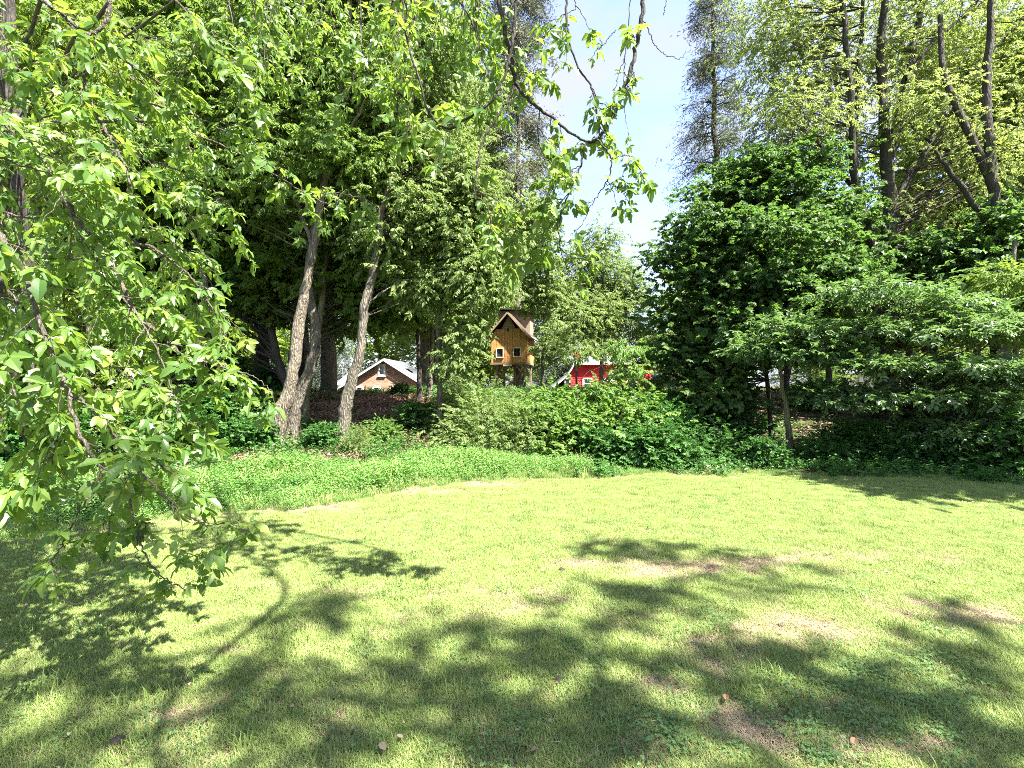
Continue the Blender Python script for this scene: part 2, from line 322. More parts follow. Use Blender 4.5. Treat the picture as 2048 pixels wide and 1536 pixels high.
# lawn
DRY = [(1200, 1128, 130, 12, .7), (1370, 1140, 170, 22, .9), (1450, 1130, 90, 10, .9), (1540, 1128, 60, 10, .9), (1750, 1118, 170, 14, .5), (1560, 1262, 110, 26, .95), (1480, 1280, 90, 18, .95), (1640, 1275, 110, 20, .8), (1400, 1290, 60, 14, .6),
       (1860, 1225, 110, 18, .95), (1960, 1232, 80, 18, .85), (1330, 1370, 70, 25, .7), (1430, 1340, 60, 40, .4), (1465, 1440, 40, 30, 1), (1520, 1485, 60, 22, 1), (1700, 1495, 60, 20, .8), (1830, 1500, 60, 18, .7), (1280, 1490, 40, 25, .6),
       (420, 1415, 60, 22, .95), (330, 1435, 50, 22, .6), (460, 1405, 40, 12, .6), (730, 1270, 60, 12, .6), (610, 1180, 60, 8, .6), (700, 1195, 40, 10, .5), (1060, 1200, 60, 30, .4), (640, 1500, 60, 20, .5), (860, 1240, 60, 20, .4),
       (940, 1210, 90, 40, .35), (260, 1060, 120, 10, .35), (620, 1020, 150, 8, .5), (850, 985, 120, 7, .6), (1000, 970, 120, 6, .55), (300, 1045, 90, 6, .6), (400, 1300, 60, 12, .4), (100, 1250, 90, 10, .3)]
CLO = [(1400, 1450, 120, 60, .5), (1600, 1420, 110, 60, .6), (1750, 1380, 120, 50, .6), (1900, 1450, 120, 60, .6), (1650, 1500, 150, 40, .5), (1240, 1470, 70, 40, .6), (1050, 1470, 60, 40, .5), (1300, 1420, 60, 30, .5), (1180, 1400, 70, 40, .4), (960, 1500, 60, 30, .5), (350, 1460, 60, 30, .4), (1550, 1350, 80, 30, .4), (1880, 1330, 80, 30, .4)]
def fieldv(x, y, L):
    px = 1024+F*x/y; py = HY+F*CZ/y; v = np.zeros(len(x))
    for (a, b, ra, rb, s) in L: v = np.maximum(v, s*np.exp(-(((px-a)/ra)**2+((py-b)/rb)**2)*.9))
    return v
def lawn():
    rng = np.random.default_rng(3)
    pat = []
    for i in range(4):
        V, Fq, v = grass_patch(250, .09, .034, .0013, rng, 1.0); v = v*.8; pat.append((V, Fq, v, np.zeros(len(Fq))))
    for i in range(2):
        V, Fq, v = grass_patch(120, .08, .03, .0016, rng, 1.2, flat=.35); pat.append((V, Fq, v, np.ones(len(Fq))))
    for i in range(2):   # clover
        n = 26; x, y = rng.uniform(-.07, .07, (2, n)); z = rng.uniform(.015, .045, n); B, D, S, NN, LL = [], [], [], [], []
        for k in range(n):
            a0 = rng.uniform(0, 6.28); t = rng.normal(size=2)*.25
            for q in range(3):
                a = a0+q*2.09; dd = np.array([math.cos(a), math.sin(a), t[0]*math.cos(a)+t[1]*math.sin(a)]); ss = np.array([-math.sin(a), math.cos(a), -t[0]*math.sin(a)+t[1]*math.cos(a)])
                B.append((x[k], y[k], z[k])); D.append(dd); S.append(ss); NN.append(np.cross(dd, ss)); LL.append(rng.uniform(.007, .012))
        V, Fq = leaflets(*map(np.array, (B, D, S, NN, LL)), np.array(LL)*1.0, .05, .05); pat.append((V, Fq, rng.uniform(0, 1, len(Fq)), np.full(len(Fq), 2)))
    V, Fq, v = grass_patch(26, .06, .085, .0022, rng, .8); pat.append((V, Fq, v*.5, np.zeros(len(Fq))))   # taller tufts
    n = 34000
    y = np.sqrt(rng.uniform(.9**2, 8.95**2, n)); x = rng.uniform(-1.18, 1.18, n)*y+rng.normal(size=n)*.2
    k = (y < yb(x)+.1); x, y = x[k], y[k]
    nzv = .5+.25*np.sin(x*2.3+np.sin(y*1.9)*1.5)+.25*np.sin(y*3.7+x*.8+np.sin(x*3.1))
    dry = np.clip(fieldv(x, y, DRY)*1.5+.24*nzv+.05+.55*np.exp(-((yb(x)-y)/.16)**2), 0, 1); clo = fieldv(x, y, CLO)*.9*(.4+.9*nzv)+.03
    u = rng.uniform(size=len(x)); pid = rng.integers(0, 4, len(x))
    pid = np.where(u < dry*.9, rng.integers(4, 6, len(x)), pid)
    u = rng.uniform(size=len(x)); pid = np.where((u < clo) & (pid < 4), rng.integers(6, 8, len(x)), pid)
    u = rng.uniform(size=len(x)); pid = np.where((u < .035) & (pid < 4), 8, pid)
    rot = np.zeros((len(x), 3)); rot[:, 2] = rng.uniform(0, 6.28, len(x))
    pts = np.stack([x, y, gz(x, y)], 1)
    scatter('lawn_grass', pat, pts, rot, rng.uniform(.75, 1.15, len(x)), pid, [G_GRN, G_DRY, G_CLO], 'short mown lawn grass with dry thatch patches and clover', 'grass')
lawn()
def weeds():
    rng = np.random.default_rng(5)
    pat = []
    for i in range(4):
        V, Fq, v = herb_patch(16, .16, .26, .05, rng, 9, .55); pat.append((V, Fq, v, np.zeros(len(Fq))))
    for i in range(2):
        V, Fq, v = grass_patch(50, .13, .3, .004, rng, .7); pat.append((V, Fq, v, np.ones(len(Fq))))
    n = 15000; x = rng.uniform(-11, 12, n); b = yb(x); wd = np.interp(x, [-11, -6, -4, -1.5, .5, 1.4, 4, 12], [3, 3.3, 3.2, 2.6, 1.9, .75, .35, .4])
    dl = rng.uniform(0, 1, n)**.9*wd; y = b+dl; k = rng.uniform(size=n) < np.clip(.25+wd/3.4, 0, 1); x, y, dl, wd = x[k], y[k], dl[k], wd[k]
    edge = sstep(-.05, .9, dl); s = (.28+.56*edge)*rng.uniform(.55, 1.35, len(x))*(1+.35*np.sin(x*1.7+y)*np.sin(y*2.1-x*.6))*np.where(x > 1.3, .5, 1.)
    pid = rng.integers(0, 4, len(x)); u = rng.uniform(size=len(x)); pid = np.where(u < np.where(dl < .35, .6, .10), rng.integers(4, 6, len(x)), pid)
    rot = rng.normal(size=(len(x), 3))*.12; rot[:, 2] = rng.uniform(0, 6.28, len(x))
    scatter('weeds', pat, np.stack([x, y, gz(x, y)-.01], 1), rot, s, pid, [L_WEED, G_GRN], 'bright green knee-high weeds along the far edge of the lawn', 'weeds')
    pat = []
    for i in range(5):
        V, Fq, v = herb_patch(9, .22, .24, .075, rng, 8, .6); pat.append((V, Fq, v, np.zeros(len(Fq))))
    n = 14000; x = rng.uniform(-22, 24, n); b = yb(x); dl = rng.uniform(0, 15, n); dl = np.where((x < 1.2) & (dl < .9), dl+2.2, np.maximum(dl, .12)); y = b+dl
    dens = .6+.4*np.sin(x*.8+2)*np.sin(y*.9)
    px = 1024+F*x/y
    # leaf-littered bare soil under the right-hand trees, and the mulch
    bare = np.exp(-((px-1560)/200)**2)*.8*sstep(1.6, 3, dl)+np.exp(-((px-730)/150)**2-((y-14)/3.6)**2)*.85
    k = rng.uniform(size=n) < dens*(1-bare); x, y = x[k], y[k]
    rot = rng.normal(size=(len(x), 3))*.12; rot[:, 2] = rng.uniform(0, 6.28, len(x))
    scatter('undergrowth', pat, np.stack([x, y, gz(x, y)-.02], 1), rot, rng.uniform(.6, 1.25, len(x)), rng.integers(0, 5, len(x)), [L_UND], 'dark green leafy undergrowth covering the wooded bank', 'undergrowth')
    # leaf litter
    B = np.zeros((60, 3)); B[:, :2] = rng.uniform(-.3, .3, (60, 2)); B[:, 2] = rng.uniform(.004, .03, 60); a = rng.uniform(0, 6.28, 60)
    D = np.stack([np.cos(a), np.sin(a), rng.normal(size=60)*.25], 1); S = np.stack([-np.sin(a), np.cos(a), rng.normal(size=60)*.3], 1)
    V, Fq = leaflets(B, D, S, np.cross(D, S), rng.uniform(.04, .09, 60), rng.uniform(.03, .06, 60))
    n = 2600; x = rng.uniform(-12, 16, n); y = yb(x)+rng.uniform(1, 11, n); rot = np.zeros((n, 3)); rot[:, 2] = rng.uniform(0, 6.28, n)
    LIT = leaf_mat('leaf_litter', [(.0, (.07, .045, .03)), (.5, (.16, .11, .07)), (1, (.3, .22, .15))], (.2, .12, .06), .15, nscale=3)
    scatter('leaf_litter', [(V, Fq, rng.uniform(0, 1, 60), np.zeros(60))], np.stack([x, y, gz(x, y)], 1), rot, rng.uniform(.7, 1.3, n), np.zeros(n, int), [LIT], 'brown fallen leaves scattered on the shaded bank', 'leaf litter')
weeds()

# ------------------------------------------------------------ sprays and crowns
NL = 12
def spray_set(kind, K=10):
    rng = np.random.default_rng(abs(hash(kind)) % 1000 if False else {'box': 1, 'maple': 2, 'flat': 3, 'needle': 4, 'fine': 5}[kind])
    T = []
    for _ in range(K):
        s = np.linspace(.12, 1, NL)+rng.normal(size=NL)*.03; side = np.where(np.arange(NL) % 2 == 0, 1, -1)
        bend = rng.normal()*.25
        B = np.stack([s, bend*s*s, -(.25 if kind in ('box', 'fine') else .08)*s*s], 1)
        an = side*rng.uniform(.5, 1.2, NL)
        tilt = {'box': -.75, 'maple': -.25, 'flat': -.08, 'needle': -.15, 'fine': -.45}[kind]+rng.normal(size=NL)*.3
        D = np.stack([np.cos(an), np.sin(an), tilt], 1)
        D /= np.linalg.norm(D, axis=1)[:, None]
        S = np.cross(np.array([0, 0, 1.])+rng.normal(size=(NL, 3))*(.18 if kind == 'flat' else .42), D); S /= np.linalg.norm(S, axis=1)[:, None]
        NN = np.cross(D, S)
        L = rng.uniform(.75, 1.15, NL)*{'box': .40, 'maple': .42, 'flat': .40, 'needle': .34, 'fine': .3}[kind]
        Wd = L*{'box': .48, 'maple': .85, 'flat': .5, 'needle': .16, 'fine': .5}[kind]
        if kind == 'needle': B += rng.normal(size=B.shape)*.1
        V, _ = leaflets(B, D, S, NN, L, Wd, .14, .18)
        T.append(V.reshape(NL, 4, 3))
    return np.array(T)
SPR = {k: spray_set(k) for k in ('box', 'maple', 'flat', 'needle', 'fine')}
TRIS = [0]
def foliage(kind, cen, outd, size, rng, cvar, droop=.2):
    """cen (M,3) spray bases; outd (M,3) directions; returns V,F,var"""
    M = len(cen)
    x = outd+rng.normal(size=(M, 3))*.35; x[:, 2] -= droop; x /= np.linalg.norm(x, axis=1)[:, None]
    up = np.array([0, 0, 1.])+rng.normal(size=(M, 3))*(.1 if kind == 'flat' else .25)
    y = np.cross(up, x); y /= np.linalg.norm(y, axis=1)[:, None]+1e-6; z = np.cross(x, y)
    Rm = np.stack([x, y, z], -1)*(size*rng.uniform(.7, 1.25, M))[:, None, None]
    T = SPR[kind][rng.integers(0, len(SPR[kind]), M)]
    V = np.einsum('mij,mlkj->mlki', Rm, T)+cen[:, None, None, :]
    V = V.reshape(-1, 3); n = len(V)//4; TRIS[0] += n*2
    var = np.clip(np.repeat(cvar, NL)+rng.normal(size=n)*.17, 0, 1)
    return V, np.arange(n*4).reshape(-1, 4), var
def blob_world(b):
    px, py, Y, rx, ry = b[:5]; c = P(px, py, Y); return c, np.array([rx/F*Y, (b[5] if len(b) > 5 else rx/F*Y*.9), ry/F*Y])
def crown_mesh(name, blobs, kind, m, n_spray, size, clump=.5, seed=0, droop=.2, flatten=.7, axis=None, cpb=None):
    rng = np.random.default_rng(seed)
    W_ = [blob_world(b) for b in blobs]; vol = np.array([np.prod(r)**(2/3) for c, r in W_]); share = vol/vol.sum()
    C, O, CV, cl = [], [], [], []
    for (c, r), sh in zip(W_, share):
        ns = int(n_spray*sh); nc = max(4, int(cpb or ns/26))
        d = rng.normal(size=(nc, 3)); d /= np.linalg.norm(d, axis=1)[:, None]
        q = d*(rng.uniform(0, 1, nc)**.45)[:, None]; cc = c+q*r
        cl.append(cc); cv = rng.uniform(.1, .9, nc)
        idx = rng.integers(0, nc, ns); off = rng.normal(size=(ns, 3))*clump*np.array([1, 1, flatten])*.55
        off *= rng.uniform(.3, 1.1, nc)[idx][:, None]**.5
        p = cc[idx]+off; o = off/(.3*clump)+(p-c)/r*.9; o[:, 2] *= .45; o /= np.linalg.norm(o, axis=1)[:, None]+1e-6
        C.append(p); O.append(o); CV.append(cv[idx])
    C, O, CV = np.vstack(C), np.vstack(O), np.concatenate(CV)
    V, Fq, var = foliage(kind, C, O, size, rng, CV, droop)
    return mesh_np(name, V, Fq, m, var=var), np.vstack(cl)
def tree(name, label, cat, Y, trunk, w, blobs=(), kind='box', m=L_MID, n=1500, size=.3, clump=.55, seed=1, bk=B_GREY, limbs=(), group=None, droop=.2, flatten=.7, twr=1.0, flare=True, Ys=None, cpb=None, twig_every=1):
    """trunk: photo polyline at distance Y. w: width in photo pixels at start and end."""
    rng = np.random.default_rng(seed)
    pts = [P(px, py, Y if Ys is None else Ys[i]) for i, (px, py) in enumerate(trunk)]
    b = pts[0].copy(); g = float(gz(b[0], b[1])); 
    if b[2] > g-.1: pts[0] = np.array([b[0], b[1], g-.15]) if len(pts) == 2 or b[2]-g < .6 else b; 
    if pts[0][2] > g: pts.insert(0, np.array([b[0], b[1], g-.15]))
    if pts[0][2] < g-.3: pts[0][2] = g-.15
    pts = np.array(pts); k = np.concatenate([[True], np.diff(pts[:, 2]) > .02]); pts = pts[k]
    root = empty(name, (pts[0][0], pts[0][1], g)); tag(root, label, cat, group)
    L = smooth_line(pts, 6*(len(pts)-1)+1, .012, rng); n_ = len(L); t = np.linspace(0, 1, n_)
    dd = (Y if Ys is None else Ys[0])/F
    r = (w[1]+(w[0]-w[1])*(1-t)**1.35)*.84*dd/2
    for _k in range(3): r = r*(1+rng.uniform(.03, .1)*np.exp(-((t-rng.uniform(.05, .6))/.03)**2))
    if flare: r = r*(1+.45*np.exp(-(L[:, 2]-L[0, 2])/.25))
    MB().tube(L, r, 16 if w[0] > 12 else 8, .075, rng).build('trunk', bk, root, True)
    stems = [(L, r)]
    for lb in limbs:
        lp, lw = lb[0], lb[1]; dY = lb[2] if len(lb) > 2 else 0
        q = np.array([P(a, c, Y+dY*i/(len(lp)-1)) for i, (a, c) in enumerate(lp)]); q = smooth_line(q, 5*(len(q)-1)+1, .015, rng)
        rr = np.linspace(lw[0], lw[1], len(q))*.72*dd/2
        MB().tube(q, rr, 9, .04, rng).build('limb', bk, root, True); stems.append((q, rr))
    if len(blobs):
        me, cl = crown_mesh('crown', blobs, kind, m, n, size, clump, seed, droop, flatten, cpb=cpb)
        tag(link('crown', me, root), kind='stuff')
        SP = np.vstack([s[0][len(s[0])//4:] for s in stems]); SR = np.concatenate([s[1][len(s[0])//4:] for s in stems])
        tw = MB()
        for c in cl[::twig_every]:
            h = np.linalg.norm((SP-c)[:, :2], axis=1); cost = np.linalg.norm(SP-c, axis=1)+1.2*np.abs((c[2]-SP[:, 2])-.45*h); i = int(np.argmin(cost))
            a = SP[i]; ln = np.linalg.norm(c-a)
            if ln < .15: continue
            mid = (a+c)/2+rng.normal(size=3)*ln*.07+np.array([0, 0, ln*.06]); q = smooth_line([a, mid, c+rng.normal(size=3)*.05], 6, ln*.012, rng)
            r0 = min(SR[i]*.6, .007+.006*ln)*twr; tw.tube(q, np.linspace(r0, r0*.22, 6), 4)
        if tw.n: tag(tw.build('twigs', B_TWIG if bk is not B_DARK else B_DARK, root, True), kind='stuff')
    return root

TALL = {}
# ---- left wood
tree('boxelder_tree', 'pale leaning trunk of the twined pair left of the brick house', 'tree', 11.3,
     [(546, 908), (556, 850), (575, 790), (590, 720), (597, 650), (610, 580), (627, 500), (637, 430), (655, 330), (672, 230), (692, 120), (700, 0), (705, -150)], (36, 9),
     [(640, 330, 11.5, 130, 100), (555, 250, 12.2, 120, 90), (700, 180, 11.3, 110, 110), (600, 80, 12, 150, 100), (520, 400, 12.6, 100, 60), (640, -80, 12, 200, 100), (740, 330, 11.6, 70, 60), (450, 150, 12.5, 110, 110)],
     'box', L_MID, 5200, .30, .6, 11, B_PALE, limbs=[([(627, 500), (600, 420), (560, 330), (530, 230)], (14, 5), .6), ([(655, 330), (700, 260), (745, 170)], (12, 4), -.5)])
tree('boxelder_tree', 'grey furrowed trunk curving right, wrapped against the pale leaning trunk', 'tree', 11.9,
     [(582, 868), (594, 800), (622, 730), (631, 660), (621, 600), (616, 540), (628, 460), (650, 360), (640, 240), (600, 100), (590, -60)], (30, 9),
     [(690, 470, 12.6, 60, 50), (600, 180, 13, 110, 90), (520, 60, 13.5, 120, 100), (760, 60, 13, 120, 100)], 'box', L_MID, 2300, .30, .6, 12, B_GREY)
tree('maple_tree', 'straight olive-green trunk just right of the twined grey trunks, dark crown', 'tree', 12.8,
     [(606, 852), (613, 790), (628, 700), (640, 630), (650, 540), (655, 430), (660, 320), (668, 200)], (20, 8),
     [(560, 520, 14, 120, 60), (700, 570, 14, 100, 60), (640, 440, 14.5, 120, 80), (770, 625, 14, 60, 30), (700, 640, 14.5, 60, 25), (560, 610, 14.5, 90, 35), (790, 560, 14.5, 70, 60)],
     'maple', L_MID, 3400, .3, .6, 13, B_OLIV, droop=.15)
tree('maple_tree', 'black trunk with a deep sideways bow left of the pale leaning trunk', 'tree', 14.2,
     [(605, 850), (596, 795), (566, 752), (549, 690), (545, 620), (561, 560), (572, 480), (560, 380), (570, 250)], (26, 9),
     [(480, 570, 15, 110, 60), (430, 500, 15.5, 90, 70), (470, 400, 15.5, 110, 90), (380, 600, 15.8, 70, 40), (330, 540, 16, 70, 60), (800, 420, 16, 110, 90), (740, 300, 16, 120, 90)],
     'maple', L_DARK, 4600, .34, .6, 14, B_DARK, limbs=[([(590, 780), (586, 700), (592, 620), (600, 540), (590, 440)], (24, 12))])
tree('boxelder_tree', 'single grey-brown trunk leaning right in front of the mulch pile', 'tree', 11.2,
     [(680, 892), (687, 840), (699, 775), (720, 700), (728, 620), (741, 560), (753, 500), (765, 420), (790, 330), (820, 220), (830, 90), (835, -60)], (30, 8),
     [(790, 430, 11.5, 85, 80), (840, 280, 12, 100, 100), (765, 520, 12, 55, 45), (850, 120, 12, 110, 100), (830, 560, 12, 55, 50), (900, 380, 12.3, 80, 90), (800, -40, 12, 130, 90)],
     'box', L_PALE, 4800, .27, .5, 15, B_GREY, limbs=[([(735, 610), (760, 590), (800, 560)], (6, 2))])
tree('slim_tree', 'slim dark trunk crossing the right end of the brick gable', 'tree', 15,
     [(839, 815), (838, 740), (836, 640), (836, 540), (842, 400), (850, 250)], (13, 5), [(850, 500, 15, 60, 60), (870, 380, 15, 80, 80), (860, 620, 15, 50, 40), (850, 240, 15.5, 80, 80)], 'box', L_MID, 1700, .3, .55, 16, B_DARK)
tree('slim_tree', 'bare pole-like trunk between the brick house and the rough grey trunk', 'tree', 16,
     [(858, 838), (862, 740), (864, 640), (866, 540), (872, 400), (880, 260)], (14, 5), [(915, 450, 16, 70, 80), (900, 300, 16, 80, 80), (880, 560, 16, 50, 50), (930, 180, 17, 70, 80)], 'fine', L_PALE, 1900, .3, .55, 17, B_GREY)
tree('boxelder_tree', 'rough straight grey trunk standing left of the treehouse, pale drooping crown', 'tree', 12.2,
     [(881, 884), (880, 820), (879, 740), (876, 640), (872, 520), (868, 420), (880, 300)], (17, 6),
     [(930, 560, 12, 65, 60), (935, 650, 12, 28, 40), (900, 460, 12, 75, 65), (965, 490, 12.5, 60, 60), (915, 715, 12, 30, 35), (985, 565, 12.5, 35, 35), (950, 390, 12.5, 60, 50)],
     'box', L_PALE, 3600, .25, .45, 18, B_GREY)
tree('forked_tree', 'thick dark forked trunk at the left behind the foreground leaves', 'tree', 15,
     [(425, 842), (420, 760), (428, 705), (412, 620), (388, 540), (372, 450), (360, 330)], (38, 12),
     [(400, 420, 15, 90, 60), (320, 420, 15, 90, 70), (420, 300, 15.5, 110, 80), (300, 280, 15.5, 110, 90), (380, 160, 15.5, 120, 90), (280, 60, 15.5, 130, 90)], 'box', L_MID, 3300, .32, .6, 19, B_DARK,
     limbs=[([(428, 705), (446, 640), (456, 560), (470, 460)], (22, 8))])
tree('bent_tree', 'pale bare trunk with an elbow bend, left of the dark crowns', 'tree', 13,
     [(405, 850), (402, 760), (403, 650), (414, 590), (402, 530), (398, 480), (408, 400), (430, 300)], (17, 8), [(430, 330, 13, 80, 60), (470, 250, 13, 80, 70), (370, 250, 13, 80, 70)], 'box', L_YEL, 1500, .28, .55, 20, B_PALE)
tree('slim_tree', 'reddish straight trunk glimpsed through the left-hand leaves', 'tree', 17,
     [(340, 850), (338, 700), (338, 560), (336, 450), (340, 300)], (18, 8), [(330, 380, 17, 80, 80), (250, 520, 17, 90, 70), (230, 380, 17, 100, 90), (200, 230, 17, 120, 90)], 'fine', L_MID, 2200, .34, .6, 21, bark('red_bark', (.12, .08, .06), (.34, .25, .19)))
tree('slim_tree', 'thin pale trunk low at the left edge of the picture', 'tree', 10.4,
     [(62, 905), (60, 800), (66, 700), (64, 560), (75, 400), (90, 250)], (12, 6), [(80, 420, 10.5, 90, 80), (60, 560, 10.5, 80, 60), (130, 300, 10.5, 110, 90), (60, 180, 10.5, 110, 90), (100, 40, 10.5, 130, 90)], 'box', L_YEL, 2600, .26, .5, 22, B_GREY)
tree('boxelder_tree', 'yellow-green tree behind the foreground branches at the far left', 'tree', 13,
     [(190, 880), (185, 760), (180, 600), (200, 420), (210, 250), (215, 60)], (22, 8), [(160, 640, 13, 100, 70), (250, 650, 13, 80, 60), (110, 760, 13, 100, 50), (270, 760, 13, 80, 45), (180, 480, 13, 110, 80), (260, 180, 13, 110, 90), (150, 100, 13, 120, 90), (40, 330, 13, 90, 90), (20, 700, 13, 80, 70)], 'box', L_YEL, 3600, .29, .55, 23, B_GREY)
tree('slim_tree', 'slim shaded trunk left of the forked dark tree', 'tree', 16.5, [(285, 860), (282, 700), (290, 520), (300, 350)], (13, 6), [(300, 620, 17, 90, 60), (380, 690, 17.5, 60, 35), (250, 700, 17, 70, 50)], 'maple', L_DARK, 1600, .34, .6, 24, B_DARK)
# ---- centre
def conifer(name, label, Y, px, top, bot, wpx, m, n, seed, bk=B_GREY, size=.5, sparse=1.0, lean=0, tw=16, tops=.35):
    rng = np.random.default_rng(seed)
    x0 = (px-1024)/F*Y; g = float(gz(x0, Y)); zt = CZ-(top-HY)/F*Y; zb = CZ-(bot-HY)/F*Y
    root = empty(name, (x0, Y, g)); tag(root, label, 'tree')
    L = smooth_line([(x0, Y, g-.2), (x0+lean*.3, Y, g+(zt-g)*.35), (x0+lean*.7, Y, g+(zt-g)*.7), (x0+lean, Y, zt)], 26, .03, rng)
    MB().tube(L, np.linspace(tw*Y/F/2, .03, 26), 10, .03, rng).build('trunk', bk, root, True)
    tb = MB(); C, O = [], []; R0 = wpx/F*Y
    nb = int(70*sparse)
    for i in range(nb):
        f = (i+rng.uniform())/nb; z = zb+(zt-zb)*f; k = np.interp(z, L[:, 2], np.arange(26)); c = np.array([np.interp(k, np.arange(26), L[:, j]) for j in range(3)])
        rr = R0*(tops+(1-tops)*(1-f)**.7)*rng.uniform(.55, 1.15); a = rng.uniform(0, 6.28); d = np.array([math.cos(a), math.sin(a), 0])
        e = c+d*rr+np.array([0, 0, -.3*rr+rng.normal()*.3]); mid = (c+e)/2+np.array([0, 0, .12*rr]); q = smooth_line([c, mid, e], 7, .02, rng)
        tb.tube(q, np.linspace(.03, .008, 7), 4)
        ns = int(n/nb); t = rng.uniform(.2, 1.05, ns); p = np.stack([np.interp(t*6, np.arange(7), q[:, j]) for j in range(3)], 1)
        C.append(p+rng.normal(size=(ns, 3))*np.array([.16, .16, .12])*(.5+rr*.35)); o = np.tile(d, (ns, 1))+rng.normal(size=(ns, 3))*.7; O.append(o/np.linalg.norm(o, axis=1)[:, None])
    C, O = np.vstack(C), np.vstack(O); V, Fq, var = foliage('needle', C, O, size, rng, rng.uniform(.2, .8, len(C)), .45)
    tag(link('crown', mesh_np('crown', V, Fq, m, var=var), root), kind='stuff'); tag(tb.build('branchlets', B_DARK if bk is B_DARK else B_TWIG, root), kind='stuff')
    return root
conifer('pine_tree', 'tall shaggy pine rising directly behind the treehouse', 26, 1037, -180, 520, 95, L_NEED, 4200, 31, B_GREY, .7, 1.4, 0, 14, .5)
conifer('pine_tree', 'thin half-bare grey conifer standing against the sky right of the gap', 19, 1440, -30, 400, 85, L_DEAD, 2300, 32, B_DARK, .42, 1.25, -.3, 22, .3)
conifer('spruce_tree', 'grey-green spruce behind the left wing of the brick house', 55, 672, 640, 800, 62, L_SPR, 1500, 33, B_DARK, 1.1, .9, 0, 8, .1)
conifer('spruce_tree', 'dark narrow spruce between the treehouse and the red barn', 38, 1110, 590, 790, 42, L_SPR, 1100, 34, B_DARK, .9, .8, 0, 8, .1)
conifer('spruce_tree', 'hazy grey conifer left of the brick house behind the trunks', 60, 610, 600, 800, 60, L_SPR, 1200, 36, B_DARK, 1.2, .8, 0, 8, .1)
tree('birch_tree', 'light airy green tree with a pointed top above the red barn', 'tree', 26,
     [(1200, 830), (1204, 700), (1206, 600), (1210, 500), (1212, 445)], (9, 2),
     [(1208, 480, 26, 26, 40), (1212, 550, 26, 60, 45), (1185, 610, 26, 75, 45), (1245, 600, 26, 50, 45), (1145, 560, 26, 45, 50), (1270, 560, 26, 25, 35), (1185, 650, 26, 70, 28), (1260, 650, 26, 40, 30), (1120, 640, 26, 35, 60), (1165, 500, 26, 25, 35)],
     'fine', L_PALE, 6000, .38, .6, 41, B_GREY)
tree('sapling', 'slender dark-stemmed sapling in front of the left end of the red barn', 'tree', 12.5,
     [(1154, 880), (1155, 800), (1151, 735), (1148, 690), (1156, 640), (1165, 590)], (7, 2), [(1150, 700, 12.5, 50, 22), (1165, 640, 12.5, 45, 35), (1110, 660, 12.5, 30, 30), (1200, 690, 12.5, 30, 20)], 'box', L_PALE, 260, .22, .35, 42, B_DARK,
     limbs=[([(1155, 775), (1170, 750), (1200, 735)], (3, 1)), ([(1151, 735), (1175, 700), (1190, 670)], (3, 1))])
tree('sapling', 'slender sapling in front of the right half of the red barn', 'tree', 11.6, [(1208, 893), (1209, 820), (1206, 760), (1206, 720), (1210, 690)], (5, 2), [(1215, 790, 11.6, 50, 22), (1250, 690, 11.6, 30, 14), (1190, 830, 11.6, 40, 18), (1260, 740, 11.6, 30, 20)], 'box', L_SHR, 480, .22, .35, 43, B_DARK)
tree('yellow_green_tree', 'young yellow-green tree at the right of the treehouse', 'tree', 20, [(1085, 800), (1086, 700), (1090, 600), (1095, 500)], (8, 3), [(1090, 600, 20, 35, 60), (1095, 700, 20, 16, 40), (1075, 520, 20, 45, 50), (1118, 690, 20, 18, 40), (1060, 440, 20.5, 60, 50)], 'box', L_PALE, 1500, .35, .5, 44, B_GREY)
tree('yellow_green_tree', 'small yellow-leaved tree overlapping the red barn wall', 'tree', 17, [(1245, 800), (1245, 750), (1250, 690)], (6, 3), [(1255, 715, 17, 30, 18), (1225, 750, 17, 25, 12), (1290, 700, 17, 25, 25), (1300, 760, 17, 30, 14)], 'box', L_YEL, 300, .24, .35, 45, B_GREY)
tree('distant_tree', 'pale distant tree low in the sky gap right of the barn', 'tree', 48, [(1320, 800), (1318, 720), (1316, 660)], (5, 2), [(1300, 690, 48, 32, 40), (1330, 730, 48, 30, 30)], 'fine', L_PALE, 700, .8, 1.0, 46, B_GREY)
# ---- right wood
tree('maple_tree', 'broad dark maple bordering the right side of the sky gap', 'tree', 13,
     [(1494, 872), (1486, 790), (1480, 680), (1474, 570), (1477, 470), (1480, 390)], (22, 8),
     [(1450, 450, 12.8, 100, 60), (1390, 520, 12.6, 75, 50), (1375, 610, 12.6, 55, 35), (1385, 690, 12.6, 60, 45), (1380, 770, 12.6, 55, 40), (1520, 400, 13, 110, 55), (1560, 500, 12, 120, 70), (1470, 590, 12.2, 100, 60), (1470, 710, 12.2, 100, 50), (1440, 375, 13, 50, 25), (1540, 620, 12.4, 90, 50), (1345, 555, 12.6, 36, 9), (1340, 500, 12.6, 28, 8), (1338, 640, 12.6, 40, 8), (1345, 710, 12.5, 40, 10), (1580, 340, 13.3, 90, 50), (1650, 420, 13, 90, 55), (1660, 530, 12.6, 80, 50), (1500, 330, 13.2, 70, 25)],
     'maple', L_MAPLE, 6200, .25, .58, 51, B_DARK, droop=.1, flatten=.38, cpb=24, limbs=[([(1480, 640), (1430, 560), (1400, 510)], (10, 4)), ([(1478, 600), (1520, 520), (1560, 450)], (12, 4))])
tree('maple_tree', 'slim tree forking in front of the dark maple, right of its trunk', 'tree', 11.8, [(1545, 880), (1536, 780), (1526, 690), (1505, 600), (1530, 540), (1545, 480)], (11, 4), [(1560, 560, 11.8, 80, 40), (1500, 650, 11.5, 70, 40), (1440, 790, 11.5, 60, 40), (1620, 560, 11.8, 80, 50)], 'maple', L_MAPLE, 2200, .25, .5, 52, B_DARK, droop=.12,
     limbs=[([(1505, 600), (1480, 560), (1455, 530)], (7, 3))])
